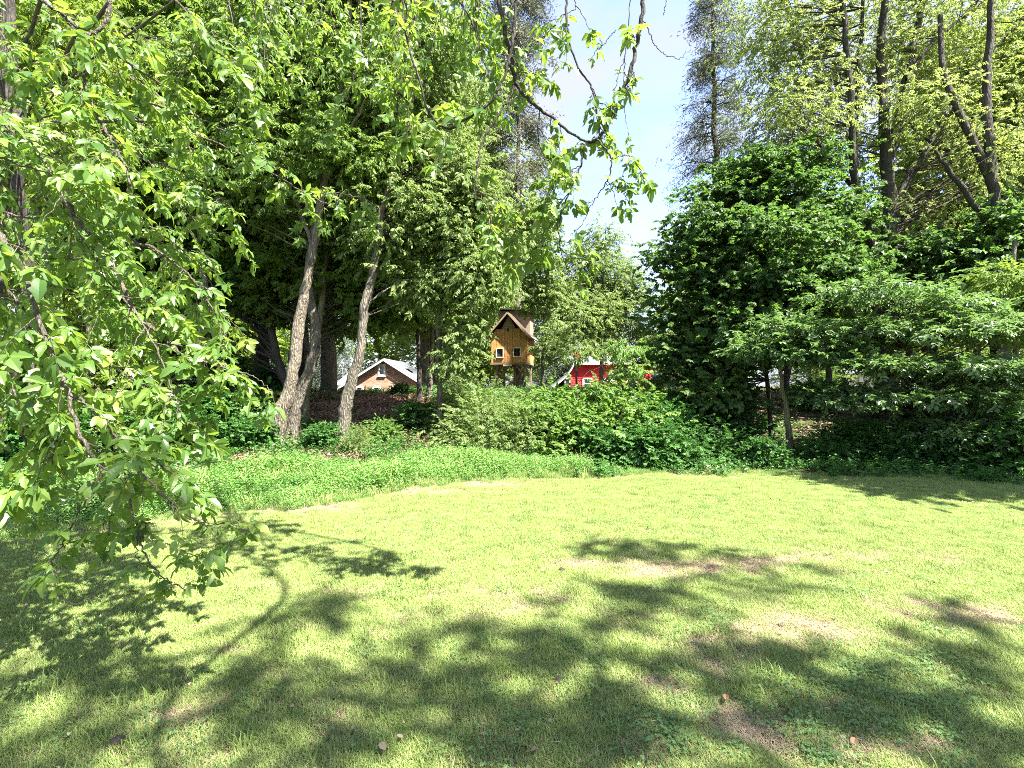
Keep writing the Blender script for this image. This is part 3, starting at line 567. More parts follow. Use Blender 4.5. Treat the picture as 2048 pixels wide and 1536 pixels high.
tree('young_tree', 'leaning pale green trunk at the front edge of the right-hand wood', 'tree', 10.3, [(1583, 905), (1575, 840), (1566, 770), (1558, 730), (1545, 650)], (15, 6), [(1560, 665, 10.3, 70, 22), (1600, 700, 10.2, 80, 20), (1650, 690, 10.2, 60, 18), (1530, 700, 10.3, 60, 16)], 'flat', L_DOG, 1300, .22, .4, 53, B_OLIV, droop=.1, flatten=.3)
BIG = tree('forked_maple_tree', 'massive many-stemmed tree whose bare limbs fan out against the sky at the right', 'tree', 13.6,
     [(1776, 875), (1773, 800), (1774, 700), (1776, 600), (1778, 500), (1779, 440), (1774, 330), (1768, 220), (1762, 110), (1770, 0), (1778, -120)], (56, 13),
     [(1590, 150, 14, 100, 110), (1560, 40, 14, 100, 90), (1700, 90, 14.5, 110, 110), (1840, 110, 14.5, 110, 110), (1980, 150, 14, 110, 120), (1640, 280, 14.5, 90, 80), (1790, 290, 14.8, 110, 80), (1930, 340, 14.2, 90, 80), (1700, -70, 14, 240, 80), (1940, -20, 14, 180, 80), (1560, 260, 14, 80, 80), (2090, 280, 14, 90, 130), (1720, 420, 14, 110, 40), (1850, 440, 14, 90, 50), (1620, 220, 12.7, 90, 70, .7), (1880, 200, 12.6, 90, 60, .7), (1980, 280, 12.4, 80, 70, .7)],
     'fine', L_CAN, 12500, .25, .95, 54, B_LIMB, droop=.25, twr=1.1,
     limbs=[([(1782, 450), (1815, 360), (1862, 285), (1925, 170), (2005, 75), (2090, 0)], (24, 13), .5), ([(1776, 620), (1752, 520), (1730, 440), (1708, 340), (1702, 230), (1692, 80), (1680, -60)], (26, 12), -.6),
            ([(1775, 340), (1795, 250), (1815, 150), (1842, 20), (1855, -80)], (27, 14), .5), ([(1708, 340), (1714, 220), (1720, 100), (1728, -40)], (14, 8), .2), ([(1705, 370), (1670, 330), (1640, 290)], (16, 6), -.4),
            ([(1862, 285), (1820, 250), (1800, 220)], (10, 5)), ([(1925, 160), (1990, 120), (2060, 100)], (10, 5)), ([(1815, 160), (1860, 90), (1920, 40), (1990, 0)], (13, 6), .4)])
tree('leaning_tree', 'pale leaning trunk crossing behind the big forked tree towards the upper right', 'tree', 16, [(1815, 860), (1820, 700), (1825, 560), (1850, 440), (1905, 320), (1950, 220)], (16, 9), [(1960, 240, 16, 90, 80), (1900, 140, 16, 90, 80)], 'fine', L_CAN, 1300, .3, .7, 55, B_LIMB, twig_every=3)
tree('dark_maple_tree', 'heavy dark trunk and crown at the right edge, behind the layered dogwood', 'tree', 12.3,
     [(2004, 862), (2001, 740), (1998, 620), (1996, 500), (1984, 360), (1972, 200), (1980, 60), (1985, -80)], (42, 12),
     [(2010, 460, 12, 75, 45), (2050, 540, 12, 70, 70), (1920, 520, 12.5, 90, 45), (2130, 470, 12, 70, 100), (1950, 620, 12.6, 100, 40), (1860, 500, 13, 80, 40)],
     'maple', L_MAPLE, 2600, .27, .55, 56, B_DARK, droop=.15, limbs=[([(1996, 500), (1960, 425), (1905, 350), (1870, 300)], (20, 8)), ([(1984, 360), (1930, 250), (1890, 150), (1880, 30)], (24, 12), .5)])
tree('young_tree', 'pale bent trunk leaning at the right picture edge above the bank', 'tree', 10.8, [(2046, 850), (2040, 770), (2030, 690), (2020, 600), (2030, 480)], (16, 8), [(2060, 620, 10.5, 70, 50), (2020, 560, 10.5, 60, 30)], 'box', L_MID, 800, .26, .45, 57, B_GREY)
tree('dogwood_tree', 'dogwood holding flat tiers of pale leaves in front of the big forked tree', 'dogwood', 10,
     [(1838, 905), (1832, 820), (1826, 740), (1822, 660), (1815, 600)], (11, 4),
     [(1770, 585, 10, 120, 9), (1900, 610, 10, 100, 10), (1830, 660, 9.8, 120, 10), (1740, 655, 9.9, 80, 8), (1980, 650, 9.7, 90, 12), (1760, 730, 9.8, 100, 11), (1900, 735, 9.7, 110, 12), (1700, 790, 9.8, 90, 10), (1820, 800, 9.7, 110, 12), (1960, 790, 9.4, 110, 14), (2050, 740, 9.3, 80, 14), (1900, 860, 9.5, 110, 14), (2010, 860, 9.3, 90, 16)],
     'flat', L_DOG, 4300, .24, .42, 58, B_GREY, droop=.06, flatten=.22, cpb=14)
tree('added_shade_tree', 'unseen low leafy tree added beyond the right picture edge to shade the far lawn', 'tree', 6.0,  # out of view, added so its crown shades the far lawn edge
     [(2900, 1030), (2880, 800), (2860, 500), (2850, 250)], (30, 12), [(2420, 190, 6, 130, 60, .9), (2600, 220, 6, 150, 70, 1.0), (2800, 180, 6, 170, 80, 1.0), (2500, 60, 6.2, 160, 60, .9)], 'maple', L_MID, 1500, .25, .5, 59, B_GREY)
# ---- fill trees: shared crown meshes, each a tree with its own trunk
def fill_protos():
    P_ = []
    for s, (kind, m, n, sz) in enumerate([('maple', L_MID, 2300, .5), ('box', L_YEL, 2400, .45), ('fine', L_PALE, 2400, .5), ('fine', L_MID, 2500, .5)]):
        rng = np.random.default_rng(200+s); C = np.array([0, 0, 0.])
        # unit crown: height 10, radius 3.2 around the origin's stem, base at z=2.5
        cl = []
        while len(cl) < 95:
            p = rng.uniform(-1, 1, 3)
            if np.linalg.norm(p) < 1 and np.linalg.norm(p) > rng.uniform(.1, .8): cl.append(p*np.array([3.1, 3.1, 4.1])+[0, 0, 7.3])
        cl = np.array(cl); idx = rng.integers(0, len(cl), n); off = rng.normal(size=(n, 3))*[.5, .5, .33]
        p = cl[idx]+off; o = off+(p-[0, 0, 6.5])*.15; o[:, 2] *= .4; o /= np.linalg.norm(o, axis=1)[:, None]
        V, Fq, var = foliage(kind, p, o, sz, rng, rng.uniform(.1, .9, len(cl))[idx], .15)
        cm = mesh_np('crown', V, Fq, m, var=var)
        tb = MB(); L = smooth_line([(0, 0, -.3), (.1, .05, 3), (-.1, 0, 6), (.05, 0, 10.6)], 16, .03, rng); tb.tube(L, np.linspace(.2, .03, 16), 8, .04, rng)
        tw = MB()
        for c in cl[::2]:
            z = max(1.8, c[2]-.5*np.hypot(c[0], c[1])-.3); a = np.array([0, 0, min(z, 10)]); tw.tube(smooth_line([a, (a+c)/2+[0, 0, .15], c], 5), np.linspace(.05, .012, 5), 4)
        P_.append((cm, mesh_np('trunk', *tb.arr(), B_DARK if s in (0, 3) else B_GREY, smooth=True), mesh_np('twigs', *tw.arr(), B_TWIG)))
    return P_
PR = fill_protos()
FILL = [ # px, Y, height m, width factor, proto, label
 (-60, 15, 15, 1.2, 1, 'broad tree just beyond the left picture edge'), (60, 19, 17, 1.1, 3, 'tall tree behind the foreground branches, second from the left edge'), (150, 24, 18, 1.2, 1, 'tall tree further back on the left bank, above the low pale trunk'),
 (255, 21, 17, 1.1, 3, 'tall leafy tree behind the reddish trunk'), (345, 26, 20, 1.2, 2, 'pale back-row tree above the elbow-bent trunk'), (430, 22, 18, 1.1, 1, 'back-row tree filling the sky above the dark fork'),
 (520, 25, 21, 1.2, 3, 'back-row tree directly behind the bowed black trunk'), (610, 21, 18, 1.1, 0, 'dark back-row tree behind the twined trunks'), (652, 26, 22, 1.2, 2, 'pale tall tree above the brick house roof'),
 (868, 32, 20, .85, 0, 'green tree behind the slim trunks right of the gable'), (845, 31, 24, .95, 2, 'pale tree high above the slim trunks left of the treehouse'), (893, 34, 19, .9, 2, 'pale tree immediately left of the tall pine'),
 (420, 44, 14, 1.5, 1, 'distant tree seen under the left crowns'), (500, 50, 15, 1.5, 3, 'distant tree left of the grey spruces'), (560, 62, 17, 1.5, 2, 'distant pale tree between the bowed trunk and the spruces'), (760, 66, 16, 1.5, 1, 'distant tree above the brick gable'), (880, 60, 15, 1.5, 3, 'distant tree right of the brick house'), (960, 52, 13, 1.4, 1, 'distant tree behind the treehouse stilts'),
 (1050, 50, 14, 1.3, 3, 'distant tree between the treehouse and the barn'), (1180, 58, 11, 1.4, 1, 'distant tree behind the barn roof'), (1400, 40, 12, 1.3, 1, 'distant tree behind the dark maple'),
 (1480, 24, 8.5, 1.2, 0, 'dark tree behind the broad maple trunk'), (1570, 27, 10, 1.2, 3, 'back-row tree right of the half-bare conifer'), (1660, 23, 8, 1.1, 0, 'dark back-row tree left of the big forked trunk'), (1760, 30, 11, 1.3, 1, 'back-row tree directly behind the big forked trunk'),
 (1870, 24, 8.5, 1.2, 0, 'dark back-row tree right of the big forked trunk'), (1960, 27, 10, 1.2, 3, 'back-row tree behind the heavy dark trunk'), (2060, 21, 9, 1.2, 1, 'back-row tree at the right picture edge'), (1620, 42, 7, 1.7, 3, 'low distant tree seen under the maple crowns'), (1720, 47, 8, 1.7, 1, 'low distant tree behind the pale stand-in block'), (1830, 40, 7.5, 1.7, 3, 'low distant tree right of the big forked trunk'), (1930, 45, 8, 1.7, 1, 'low distant tree behind the dogwood'), (2030, 40, 8, 1.7, 3, 'low distant tree near the right picture edge'), (1150, 44, 5.5, 1.6, 3, 'low rounded tree behind the flared barn roof'), (1080, 60, 7, 1.7, 1, 'low distant tree right of the stilts'), (1000, 66, 8, 1.7, 3, 'low distant tree seen between the stilts'), (930, 62, 8, 1.7, 1, 'low distant tree left of the stilts'),
 (2180, 17, 14, 1.2, 0, 'dark tree beyond the right picture edge')]
def fill_tree(px, Y, h, wf, k, label, group):
    x = (px-1024)/F*Y; g = float(gz(x, Y)); s = h/11.5
    r = empty('background_tree', (x, Y, g)); r.scale = (s*wf, s*wf, s); r.rotation_euler.z = random.uniform(0, 6.28)
    tag(r, label, 'tree', group)
    for nm, me in zip(('crown', 'trunk', 'twigs'), (PR[k][0], PR[k][1], PR[k][2])):
        o = bpy.data.objects.new(nm, me); COL.objects.link(o); o.parent = r
        if nm != 'trunk': o['kind'] = 'stuff'
for a in FILL: fill_tree(*a, 'background trees behind the bank')

# ------------------------------------------------------------ shrubs: shared meshes
def shrub_protos():
    out_ = []
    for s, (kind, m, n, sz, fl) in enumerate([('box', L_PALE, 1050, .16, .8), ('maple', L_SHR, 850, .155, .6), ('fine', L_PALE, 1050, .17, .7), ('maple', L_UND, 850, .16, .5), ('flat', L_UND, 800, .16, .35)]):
        rng = np.random.default_rng(300+s); nc = 26
        cl = rng.normal(size=(nc, 3)); cl /= np.linalg.norm(cl, axis=1)[:, None]; cl[:, 2] = np.abs(cl[:, 2]); cl = cl*(rng.uniform(.25, 1, nc)**.5)[:, None]*[.66, .66, .95]*rng.uniform(.6, 1.15, (nc, 1))+[0, 0, .12]
        idx = rng.integers(0, nc, n); off = rng.normal(size=(n, 3))*[.19, .19, .2*fl]*rng.uniform(.5, 1.5, (nc, 1))[idx]; p = cl[idx]+off; p[:, 2] = np.abs(p[:, 2])
        o = off*3+p*[1, 1, .5]; o /= np.linalg.norm(o, axis=1)[:, None]
        V, Fq, var = foliage(kind, p, o, sz, rng, rng.uniform(.1, .9, nc)[idx], .1)
        st = MB()
        for c in cl[::2]: st.tube(smooth_line([(c[0]*.12, c[1]*.12, -.06), (c[0]*.5, c[1]*.5, c[2]*.55), c], 5), np.linspace(.012, .004, 5), 4)
        out_.append((mesh_np('foliage', V, Fq, m, var=var), mesh_np('stems', *st.arr(), B_TWIG)))
    return out_
SP_ = shrub_protos()
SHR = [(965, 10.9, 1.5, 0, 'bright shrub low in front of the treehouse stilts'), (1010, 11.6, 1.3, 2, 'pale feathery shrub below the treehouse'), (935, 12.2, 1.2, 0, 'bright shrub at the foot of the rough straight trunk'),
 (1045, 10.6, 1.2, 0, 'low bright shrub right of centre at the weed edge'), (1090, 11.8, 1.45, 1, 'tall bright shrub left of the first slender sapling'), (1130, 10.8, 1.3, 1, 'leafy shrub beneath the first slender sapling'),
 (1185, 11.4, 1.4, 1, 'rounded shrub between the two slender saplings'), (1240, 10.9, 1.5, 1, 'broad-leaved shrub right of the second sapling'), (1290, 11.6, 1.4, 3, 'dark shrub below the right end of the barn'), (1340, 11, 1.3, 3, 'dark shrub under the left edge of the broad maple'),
 (1000, 13.5, .6, 0, 'bright shrub further up the bank below the treehouse'), (1060, 15, .5, 2, 'pale shrub at the treehouse foot'), (1120, 14, .8, 3, 'shrub under the barn roof corner'), (1175, 15.5, .5, 1, 'low shrub on the bank crest before the barn door'), (1240, 15.2, .5, 1, 'low shrub on the bank crest before the barn window'), (1310, 14.5, .8, 3, 'dark shrub on the crest right of the barn'), (1370, 14, .8, 3, 'dark crest shrub near the white stand-in block'),
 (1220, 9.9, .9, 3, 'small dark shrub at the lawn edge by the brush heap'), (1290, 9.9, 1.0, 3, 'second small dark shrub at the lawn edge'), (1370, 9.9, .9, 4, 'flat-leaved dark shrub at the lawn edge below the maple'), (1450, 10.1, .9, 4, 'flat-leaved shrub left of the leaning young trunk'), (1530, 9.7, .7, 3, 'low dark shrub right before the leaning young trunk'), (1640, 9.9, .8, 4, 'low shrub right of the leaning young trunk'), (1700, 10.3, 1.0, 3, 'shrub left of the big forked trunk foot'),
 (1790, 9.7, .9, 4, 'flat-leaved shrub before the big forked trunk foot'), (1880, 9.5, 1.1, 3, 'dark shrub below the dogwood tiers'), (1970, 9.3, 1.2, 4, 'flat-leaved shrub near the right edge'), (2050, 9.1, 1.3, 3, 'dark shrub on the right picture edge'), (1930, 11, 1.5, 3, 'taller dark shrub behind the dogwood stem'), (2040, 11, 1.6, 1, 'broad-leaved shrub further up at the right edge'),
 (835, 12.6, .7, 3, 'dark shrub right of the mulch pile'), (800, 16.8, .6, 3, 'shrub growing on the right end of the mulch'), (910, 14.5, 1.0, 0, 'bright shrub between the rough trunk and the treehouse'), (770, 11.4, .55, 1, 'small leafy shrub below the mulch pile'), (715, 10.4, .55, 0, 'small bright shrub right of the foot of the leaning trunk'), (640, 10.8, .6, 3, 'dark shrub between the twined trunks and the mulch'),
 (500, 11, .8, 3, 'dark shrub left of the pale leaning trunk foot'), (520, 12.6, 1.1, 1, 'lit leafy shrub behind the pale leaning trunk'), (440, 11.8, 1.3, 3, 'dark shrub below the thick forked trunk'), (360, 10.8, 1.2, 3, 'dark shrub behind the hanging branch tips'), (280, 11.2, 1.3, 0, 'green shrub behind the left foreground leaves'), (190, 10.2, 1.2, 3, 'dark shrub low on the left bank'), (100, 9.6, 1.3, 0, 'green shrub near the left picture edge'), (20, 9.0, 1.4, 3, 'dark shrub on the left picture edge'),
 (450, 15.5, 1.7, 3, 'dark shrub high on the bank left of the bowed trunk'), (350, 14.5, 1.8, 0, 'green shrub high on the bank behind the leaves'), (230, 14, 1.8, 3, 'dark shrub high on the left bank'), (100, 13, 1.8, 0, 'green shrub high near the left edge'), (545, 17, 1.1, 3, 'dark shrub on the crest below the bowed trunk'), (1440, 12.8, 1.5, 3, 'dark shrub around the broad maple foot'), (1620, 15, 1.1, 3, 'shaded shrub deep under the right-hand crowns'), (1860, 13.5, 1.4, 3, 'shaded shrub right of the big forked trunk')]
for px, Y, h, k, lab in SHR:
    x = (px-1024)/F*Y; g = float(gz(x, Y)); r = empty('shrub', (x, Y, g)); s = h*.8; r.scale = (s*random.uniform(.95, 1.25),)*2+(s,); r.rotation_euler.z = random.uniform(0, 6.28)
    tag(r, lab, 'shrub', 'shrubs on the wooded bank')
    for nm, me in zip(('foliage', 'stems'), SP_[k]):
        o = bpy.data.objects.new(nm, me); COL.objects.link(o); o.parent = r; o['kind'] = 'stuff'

# ------------------------------------------------------------ building materials
M_WHITE = solid('white_trim_paint', (.72, .71, .67), .5, .08, 3)
M_GLASS = solid('dark_window_glass', (.03, .035, .04), .08, .3, 2, spec=.8)
M_SHING = solid('grey_shingle', (.12, .127, .14), .8, .25, 7, .5, 25, stretch=(1, 1, 4))
M_CREAM = solid('cream_frame_wood', (.62, .52, .36), .6, .12, 8)
M_PLANK = solid('orange_stained_board', (.64, .29, .075), .6, .38, 5, .4, 16, stretch=(6, 6, .7), col2=(.66, .36, .13))
M_PLY = solid('weathered_plywood', (.28, .2, .13), .75, .25, 5, .3, 20, stretch=(1, 1, 5))
M_BROWN = solid('dark_brown_roofing', (.055, .04, .03), .8, .3, 6, .4, 20)
M_BEAM = solid('weathered_beam', (.2, .15, .1), .8, .3, 6, .4, 20)
M_RED = solid('red_barn_paint', (.62, .022, .03), .55, .18, 3)
M_PALE = solid('pale_standin_wall', (.7, .66, .6), .7, .08, 3)
M_CONC = solid('grey_concrete', (.35, .34, .32), .85, .2, 5)
def brick_mat():
    m, t, o = mat('tan_red_brick')
    tcn = N(t, 'ShaderNodeTexCoord'); sx = N(t, 'ShaderNodeSeparateXYZ'); cx = N(t, 'ShaderNodeCombineXYZ'); ad = N(t, 'ShaderNodeMath', operation='ADD')
    t.links.new(tcn.outputs['Object'], sx.inputs[0]); t.links.new(sx.outputs[0], ad.inputs[0]); t.links.new(sx.outputs[1], ad.inputs[1]); t.links.new(ad.outputs[0], cx.inputs[0]); t.links.new(sx.outputs[2], cx.inputs[1])
    br = N(t, 'ShaderNodeTexBrick'); br.inputs['Scale'].default_value = 1; br.inputs['Brick Width'].default_value = .30; br.inputs['Row Height'].default_value = .105; br.inputs['Mortar Size'].default_value = .012
    br.inputs['Color1'].default_value = (.25, .10, .055, 1); br.inputs['Color2'].default_value = (.38, .20, .115, 1); br.inputs['Mortar'].default_value = (.34, .28, .22, 1); br.inputs['Bias'].default_value = .1
    t.links.new(cx.outputs[0], br.inputs['Vector'])
    b = N(t, 'ShaderNodeBsdfPrincipled'); b.inputs['Roughness'].default_value = .85; t.links.new(br.outputs[0], b.inputs['Base Color'])
    bp = N(t, 'ShaderNodeBump'); bp.inputs['Strength'].default_value = .6; bp.inputs['Distance'].default_value = .01; bp.invert = True; t.links.new(br.outputs['Fac'], bp.inputs['Height']); t.links.new(bp.outputs[0], b.inputs['Normal'])
    t.links.new(b.outputs[0], o.inputs[0]); return m
M_BRICK = brick_mat()
def sub(child, name, mb, m):
    """sub-part: child is a mesh part whose own parent carries the place"""
    me = None; o = mb.build(name, m); o.parent = child; return o
def window(root, c, w, h, mt=M_WHITE, fw=.09, proud=.05, mull=True, sill=True, rot=None):
    """window facing -Y (in root space world coords) centred at c on the wall plane"""
    x, y, z = c; f = MB()
    for s in (-1, 1): f.box((x+s*(w/2+fw/2), y-proud/2, z), (fw, proud, h))
    f.box((x, y-proud/2-.003, z+h/2+fw/2), (w+2*fw, proud, fw)); f.box((x, y-proud/2-.003, z-h/2-fw/2), (w+2*fw, proud, fw))
    fr = f.build('window', mt, root)
    sub(fr, 'pane', MB().box((x, y-.006, z), (w, .012, h)), M_GLASS)
    if mull: sub(fr, 'sash', MB().box((x, y-.02, z), (w, .03, .05)).box((x-w/2+.025, y-.02, z), (.05, .028, h)).box((x+w/2-.025, y-.02, z), (.05, .028, h)), mt)
    if sill: sub(fr, 'sill', MB().box((x, y-proud-.02, z-h/2-fw-.03), (w+2*fw+.08, .12, .05)), mt)
    return fr

# ------------------------------------------------------------ brick house
def brick_house():
    Y = 46.; g = -1.32; r = empty('brick_house', (-11.75, Y, g)); tag(r, 'tan brick house with steep gable and grey roof beyond the mulch pile', 'house')
    cx, hw, ez, pz, D = -11.75, 3.85, 1.3, 3.72, 9.
    w = MB()
    w.prism([(cx-hw, Y, g), (cx+hw, Y, g), (cx+hw, Y, ez), (cx, Y, pz), (cx-hw, Y, ez)], .3, (0, 1, 0))
    w.box((cx-hw+.15, Y+D/2+.3, (g+ez)/2), (.3, D-.02, ez-g)); w.box((cx+hw-.15, Y+D/2+.3, (g+ez)/2), (.3, D-.02, ez-g))
    w.build('wall', M_BRICK, r)
    sl = (pz-ez)/hw; ov = .45
    for s in (-1, 1):
        a = np.array([cx, 0, pz+.12]); b = np.array([cx+s*(hw+ov), 0, ez-ov*sl+.12])
        MB().prism([(a[0], Y-.35, a[2]), (b[0], Y-.35, b[2]), (b[0], Y+D+.3, b[2]), (a[0], Y+D+.3, a[2])], .12, (0, 0, 1)).build('roof_slope', M_SHING, r)
        # rake board and eave board
        MB().bar((a[0]+s*.02, Y-.39, a[2]-.05), (b[0], Y-.39, b[2]-.05), .05, .14).build('rake_board', M_WHITE, r)
        MB().box((b[0]+s*.03, Y+D/2, b[2]+.02), (.05, D+.6, .18)).build('gutter', M_WHITE, r)
    window(r, (P(763.5, 0, Y)[0], Y, P(0, 740, Y)[2]), .42, .82, fw=.14)
    for px in (719, 753, 787): window(r, (P(px, 0, Y)[0], Y, .62), .5, 1.25, fw=.13)
    # dormer on the right slope
    dx = cx+2.55; dz = pz-2.55*sl
    d = MB().box((dx+.35, Y+3.2, dz+.25), (1.5, 1.7, 1.1)).build('dormer', M_WHITE, r)
    sub(d, 'dormer_window', MB().box((dx+1.108, Y+3.2, dz+.3), (.012, .8, .7)), M_GLASS)
    sub(d, 'dormer_roof', MB().prism([(dx-1.1, Y+2.2, dz+.95), (dx+1.25, Y+2.2, dz+.75), (dx+1.25, Y+4.2, dz+.75), (dx-1.1, Y+4.2, dz+.95)], .1, (0, 0, 1)), M_SHING)
    # left wing
    x0, x1 = -16.0, cx-hw-.02; wy = Y+.9
    MB().box(((x0+x1)/2, wy+2.2, (g+1.6)/2), (x1-x0, 4.4, 1.6-g)).build('wing_wall', M_BRICK, r)
    MB().prism([(x0-.35, wy-.4, 1.6), (x1+.1, wy-.4, 1.6), (x1+.1, wy+1.9, 2.85), (x0+.25, wy+1.9, 2.85)], .1, (0, 0, 1)).build('wing_roof', M_SHING, r)
    MB().box(((x0+x1)/2-.1, wy-.43, 1.6), (x1-x0+.4, .05, .16)).build('gutter', M_WHITE, r)
    MB().box((x0-.03, wy-.03, (g+1.5)/2), (.12, .12, 1.5-g)).build('corner_board', M_WHITE, r)
    # right low wing
    MB().box((cx+hw+1.0, Y+5.4, (g+.9)/2), (2.0, 3.6, .9-g)).build('wing_wall', M_BRICK, r)
brick_house()

# ------------------------------------------------------------ treehouse on stilts
def treehouse():
    Y = 24.; k = Y/F; th = math.radians(-13); g = float(gz(-.2, Y+.8))
    zb = CZ-(725-HY)*k; wd = 1.72; dp = 1.9; eh = 1.36; ph = 2.3
    r = empty('treehouse', (0, 0, 0)); tag(r, 'orange wooden treehouse on stilts with two small square windows', 'treehouse')
    # built round a local origin at the floor's front middle, then turned
    lw = wd/2
    nb = 13; bw = wd/nb
    for i in range(nb):   # vertical boards of the front, one by one
        a, b = -lw+i*bw+.005, -lw+(i+1)*bw-.005; top = lambda x: eh+(ph-eh)*(1-abs(x)/lw)-.03
        z0 = 0
        cut = None
        for wx in (-.42, .42):
            if a < wx+.17 and b > wx-.17: cut = (.27, .66)
        dy = random.uniform(-.006, .006)
        tp = lambda x: min(top(x), 1.62)
        for (s0, s1) in ([(0, None)] if cut is None else [(0, cut[0]), (cut[1], None)]):
            ta, tb = (s1, s1) if s1 else (tp(a), tp(b))
            MB().prism([(a, dy, s0), (b, dy, s0), (b, dy, tb), (a, dy, ta)], .04, (0, 1, 0)).build('board', M_PLANK, r)
    ns = 12; bw = dp/ns
    for i in range(ns):
        dx = random.uniform(-.006, .006)
        MB().box((lw+dx+.02, .05+(i+.5)*bw, .68), (.04, bw-.01, 1.36)).build('board', M_PLANK, r)
        MB().box((-lw-.02+dx, .05+(i+.5)*bw, .68), (.04, bw-.01, 1.36)).build('board', M_PLANK, r)
    MB().prism([(-.34, -.01, 1.63), (.34, -.01, 1.63), (.05, -.01, 2.2), (-.05, -.01, 2.2)], .05, (0, 1, 0)).prism([(-.335, -.02, 1.6), (.5, -.02, 1.6), (.5, -.02, 1.64), (-.335, -.02, 1.64)], .05, (0, 1, 0)).build('gable_panel', M_PLY, r)
    MB().box((-.03, -.035, 1.56), (.11, .03, .12)).build('vent', M_GLASS, r)
    MB().box((0, dp/2+.05, .7), (wd-.1, dp-.1, 1.3)).build('inner_lining', M_BEAM, r)
    for wx in (-.42, .42):
        f = MB(); z = .465+(.02 if wx > 0 else 0); hx, hz, fw = .15, .19, .045
        for s in (-1, 1): f.box((wx+s*(hx+fw/2), -.03, z), (fw, .05, 2*hz)); f.box((wx, -.033, z+s*(hz+fw/2)), (2*hx+2*fw, .05, fw))
        fr = f.build('window', M_CREAM, r)
        p = MB().box((wx, .005, z), (2*hx, .012, 2*hz)).build('pane', M_GLASS, None); p.parent = fr
    sl = (ph-eh)/lw
    for s in (-1, 1):   # front gable roof with overhang
        ex = lw+.22; ez = ph-sl*ex+.04
        MB().prism([(0, -.24, ph+.05), (s*ex, -.24, ez), (s*ex, 1.5, ez), (0, 1.5, ph+.05)], .05, (0, 0, 1)).build('roof_slope', M_BROWN, r)
        MB().bar((s*.01, -.26, ph+.05), (s*ex, -.26, ez), .03, .07).build('rake_board', M_PLY, r)
    # taller rear block
    MB().box((.05, 1.5, 2.0), (1.62, 1.0, 1.25)).build('rear_wall', M_PLY, r)
    MB().prism([(-.9, .8, 2.72), (1.12, .75, 2.55), (1.12, 2.2, 2.5), (-.9, 2.2, 2.68)], .06, (0, 0, 1)).build('rear_roof', M_BROWN, r)
    MB().prism([(.86, .35, 1.36), (1.28, .35, 1.02), (1.28, 2.0, 1.02), (.86, 2.0, 1.36)], .05, (0, 0, 1)).build('side_awning', M_PLY, r)
    MB().box((0, dp/2, -.05), (wd+.1, dp+.06, .09)).build('floor', M_BEAM, r)
    for x, y in ((-.62, .15), (.78, .12), (-.62, 1.6), (.78, 1.6), (.12, .8)): MB().bar((x, y, -.1), (x, y, g-zb-.2), .1).build('stilt', M_BEAM, r)
    for a, b in (((-.6, .15, -.75), (.0, .5, -.12)), ((.76, .12, -.3), (.05, .4, -1.05)), ((-.58, .14, -.45), (.2, .2, -1.05)), ((.4, .0, -.2), (.76, .12, -.6))): MB().bar(a, b, .06).build('brace', M_BEAM, r)
    MB().box((-.03, -.08, -.14), (.42, .06, .07)).build('joist', M_CREAM, r)
    for x in (-.55, 0, .55): MB().box((x, dp/2, -.14), (.05, dp, .09)).build('joist', M_BEAM, r)
    r.location = (P(1017, 0, Y)[0], Y, zb); r.rotation_euler.z = th
treehouse()

# ------------------------------------------------------------ red barn
def barn():
    Y = 36.; g = -1.25; r = empty('red_barn', (6.8, Y, g)); tag(r, 'bright red barn with white trim and grey flared roof behind the saplings', 'barn')
    x0, x1, zt = 3.85, 9.9, 3.0
    n = 26
    for i in range(n):
        z = g+(zt-g)*i/n; h = (zt-g)/n; xa = x0 if z < 2.0 else x0+(z-2.0)*.62
        m_ = MB().prism([(xa, Y-.035, z), (x1, Y-.035, z), (x1, Y-.008, z+h), (xa, Y-.008, z+h)], .05, (0, 1, 0)); m_.build('clapboard', M_RED, r)
    MB().box(((x0+x1)/2+.05, Y+3.1, (g+2.1)/2), (x1-x0-.1, 6.1, 2.1-g)).build('wall', M_RED, r)
    curve = [(4.46, 3.10), (4.2, 2.62), (3.9, 2.18), (3.45, 1.78), (2.95, 1.42), (2.4, 1.1)]
    for (a, za), (b, zb) in zip(curve[:-1], curve[1:]):
        MB().prism([(a, Y-.5, za), (b, Y-.5, zb), (b, Y+6.5, zb), (a, Y+6.5, za)], .1, (0, 0, 1)).build('roof_panel', M_SHING, r)
        MB().bar((a, Y-.54, za), (b, Y-.54, zb), .05, .08).build('rake_board', M_WHITE, r)
    MB().prism([(4.4, Y-.3, 3.06), (x1+.3, Y-.3, 3.06), (x1+.3, Y+6.5, 3.9), (4.4, Y+6.5, 3.9)], .1, (0, 0, 1)).build('roof_panel', M_SHING, r)
    MB().box(((4.5+x1)/2, Y-.34, 3.05), (x1-4.2, .06, .13)).build('eave_board', M_WHITE, r)
    c = MB().box((4.95, Y+1.2, 3.75), (.6, .6, .9)).build('cupola', M_RED, r)
    sub(c, 'cupola_roof', MB().prism([(4.55, Y+.8, 4.2), (5.35, Y+.8, 4.2), (4.95, Y+.8, 4.6)], .8, (0, 1, 0)), M_SHING)
    window(r, (5.42, Y-.04, 1.62), .55, .7, fw=.07, mull=True)
    window(r, (3.98, Y-.04, 1.5), .3, .9, fw=.05, mull=False)
    window(r, (8.6, Y-.04, 1.62), .6, .6, fw=.1)
    MB().prism([(6.35, Y-.04, 2.0), (7.35, Y-.04, 2.0), (7.45, Y-.5, 1.78), (6.25, Y-.5, 1.78)], .05, (0, 0, 1)).build('awning', M_WHITE, r)
    MB().box((x1+.02, Y-.03, (g+zt)/2), (.1, .1, zt-g)).build('corner_board', M_RED, r)
barn()
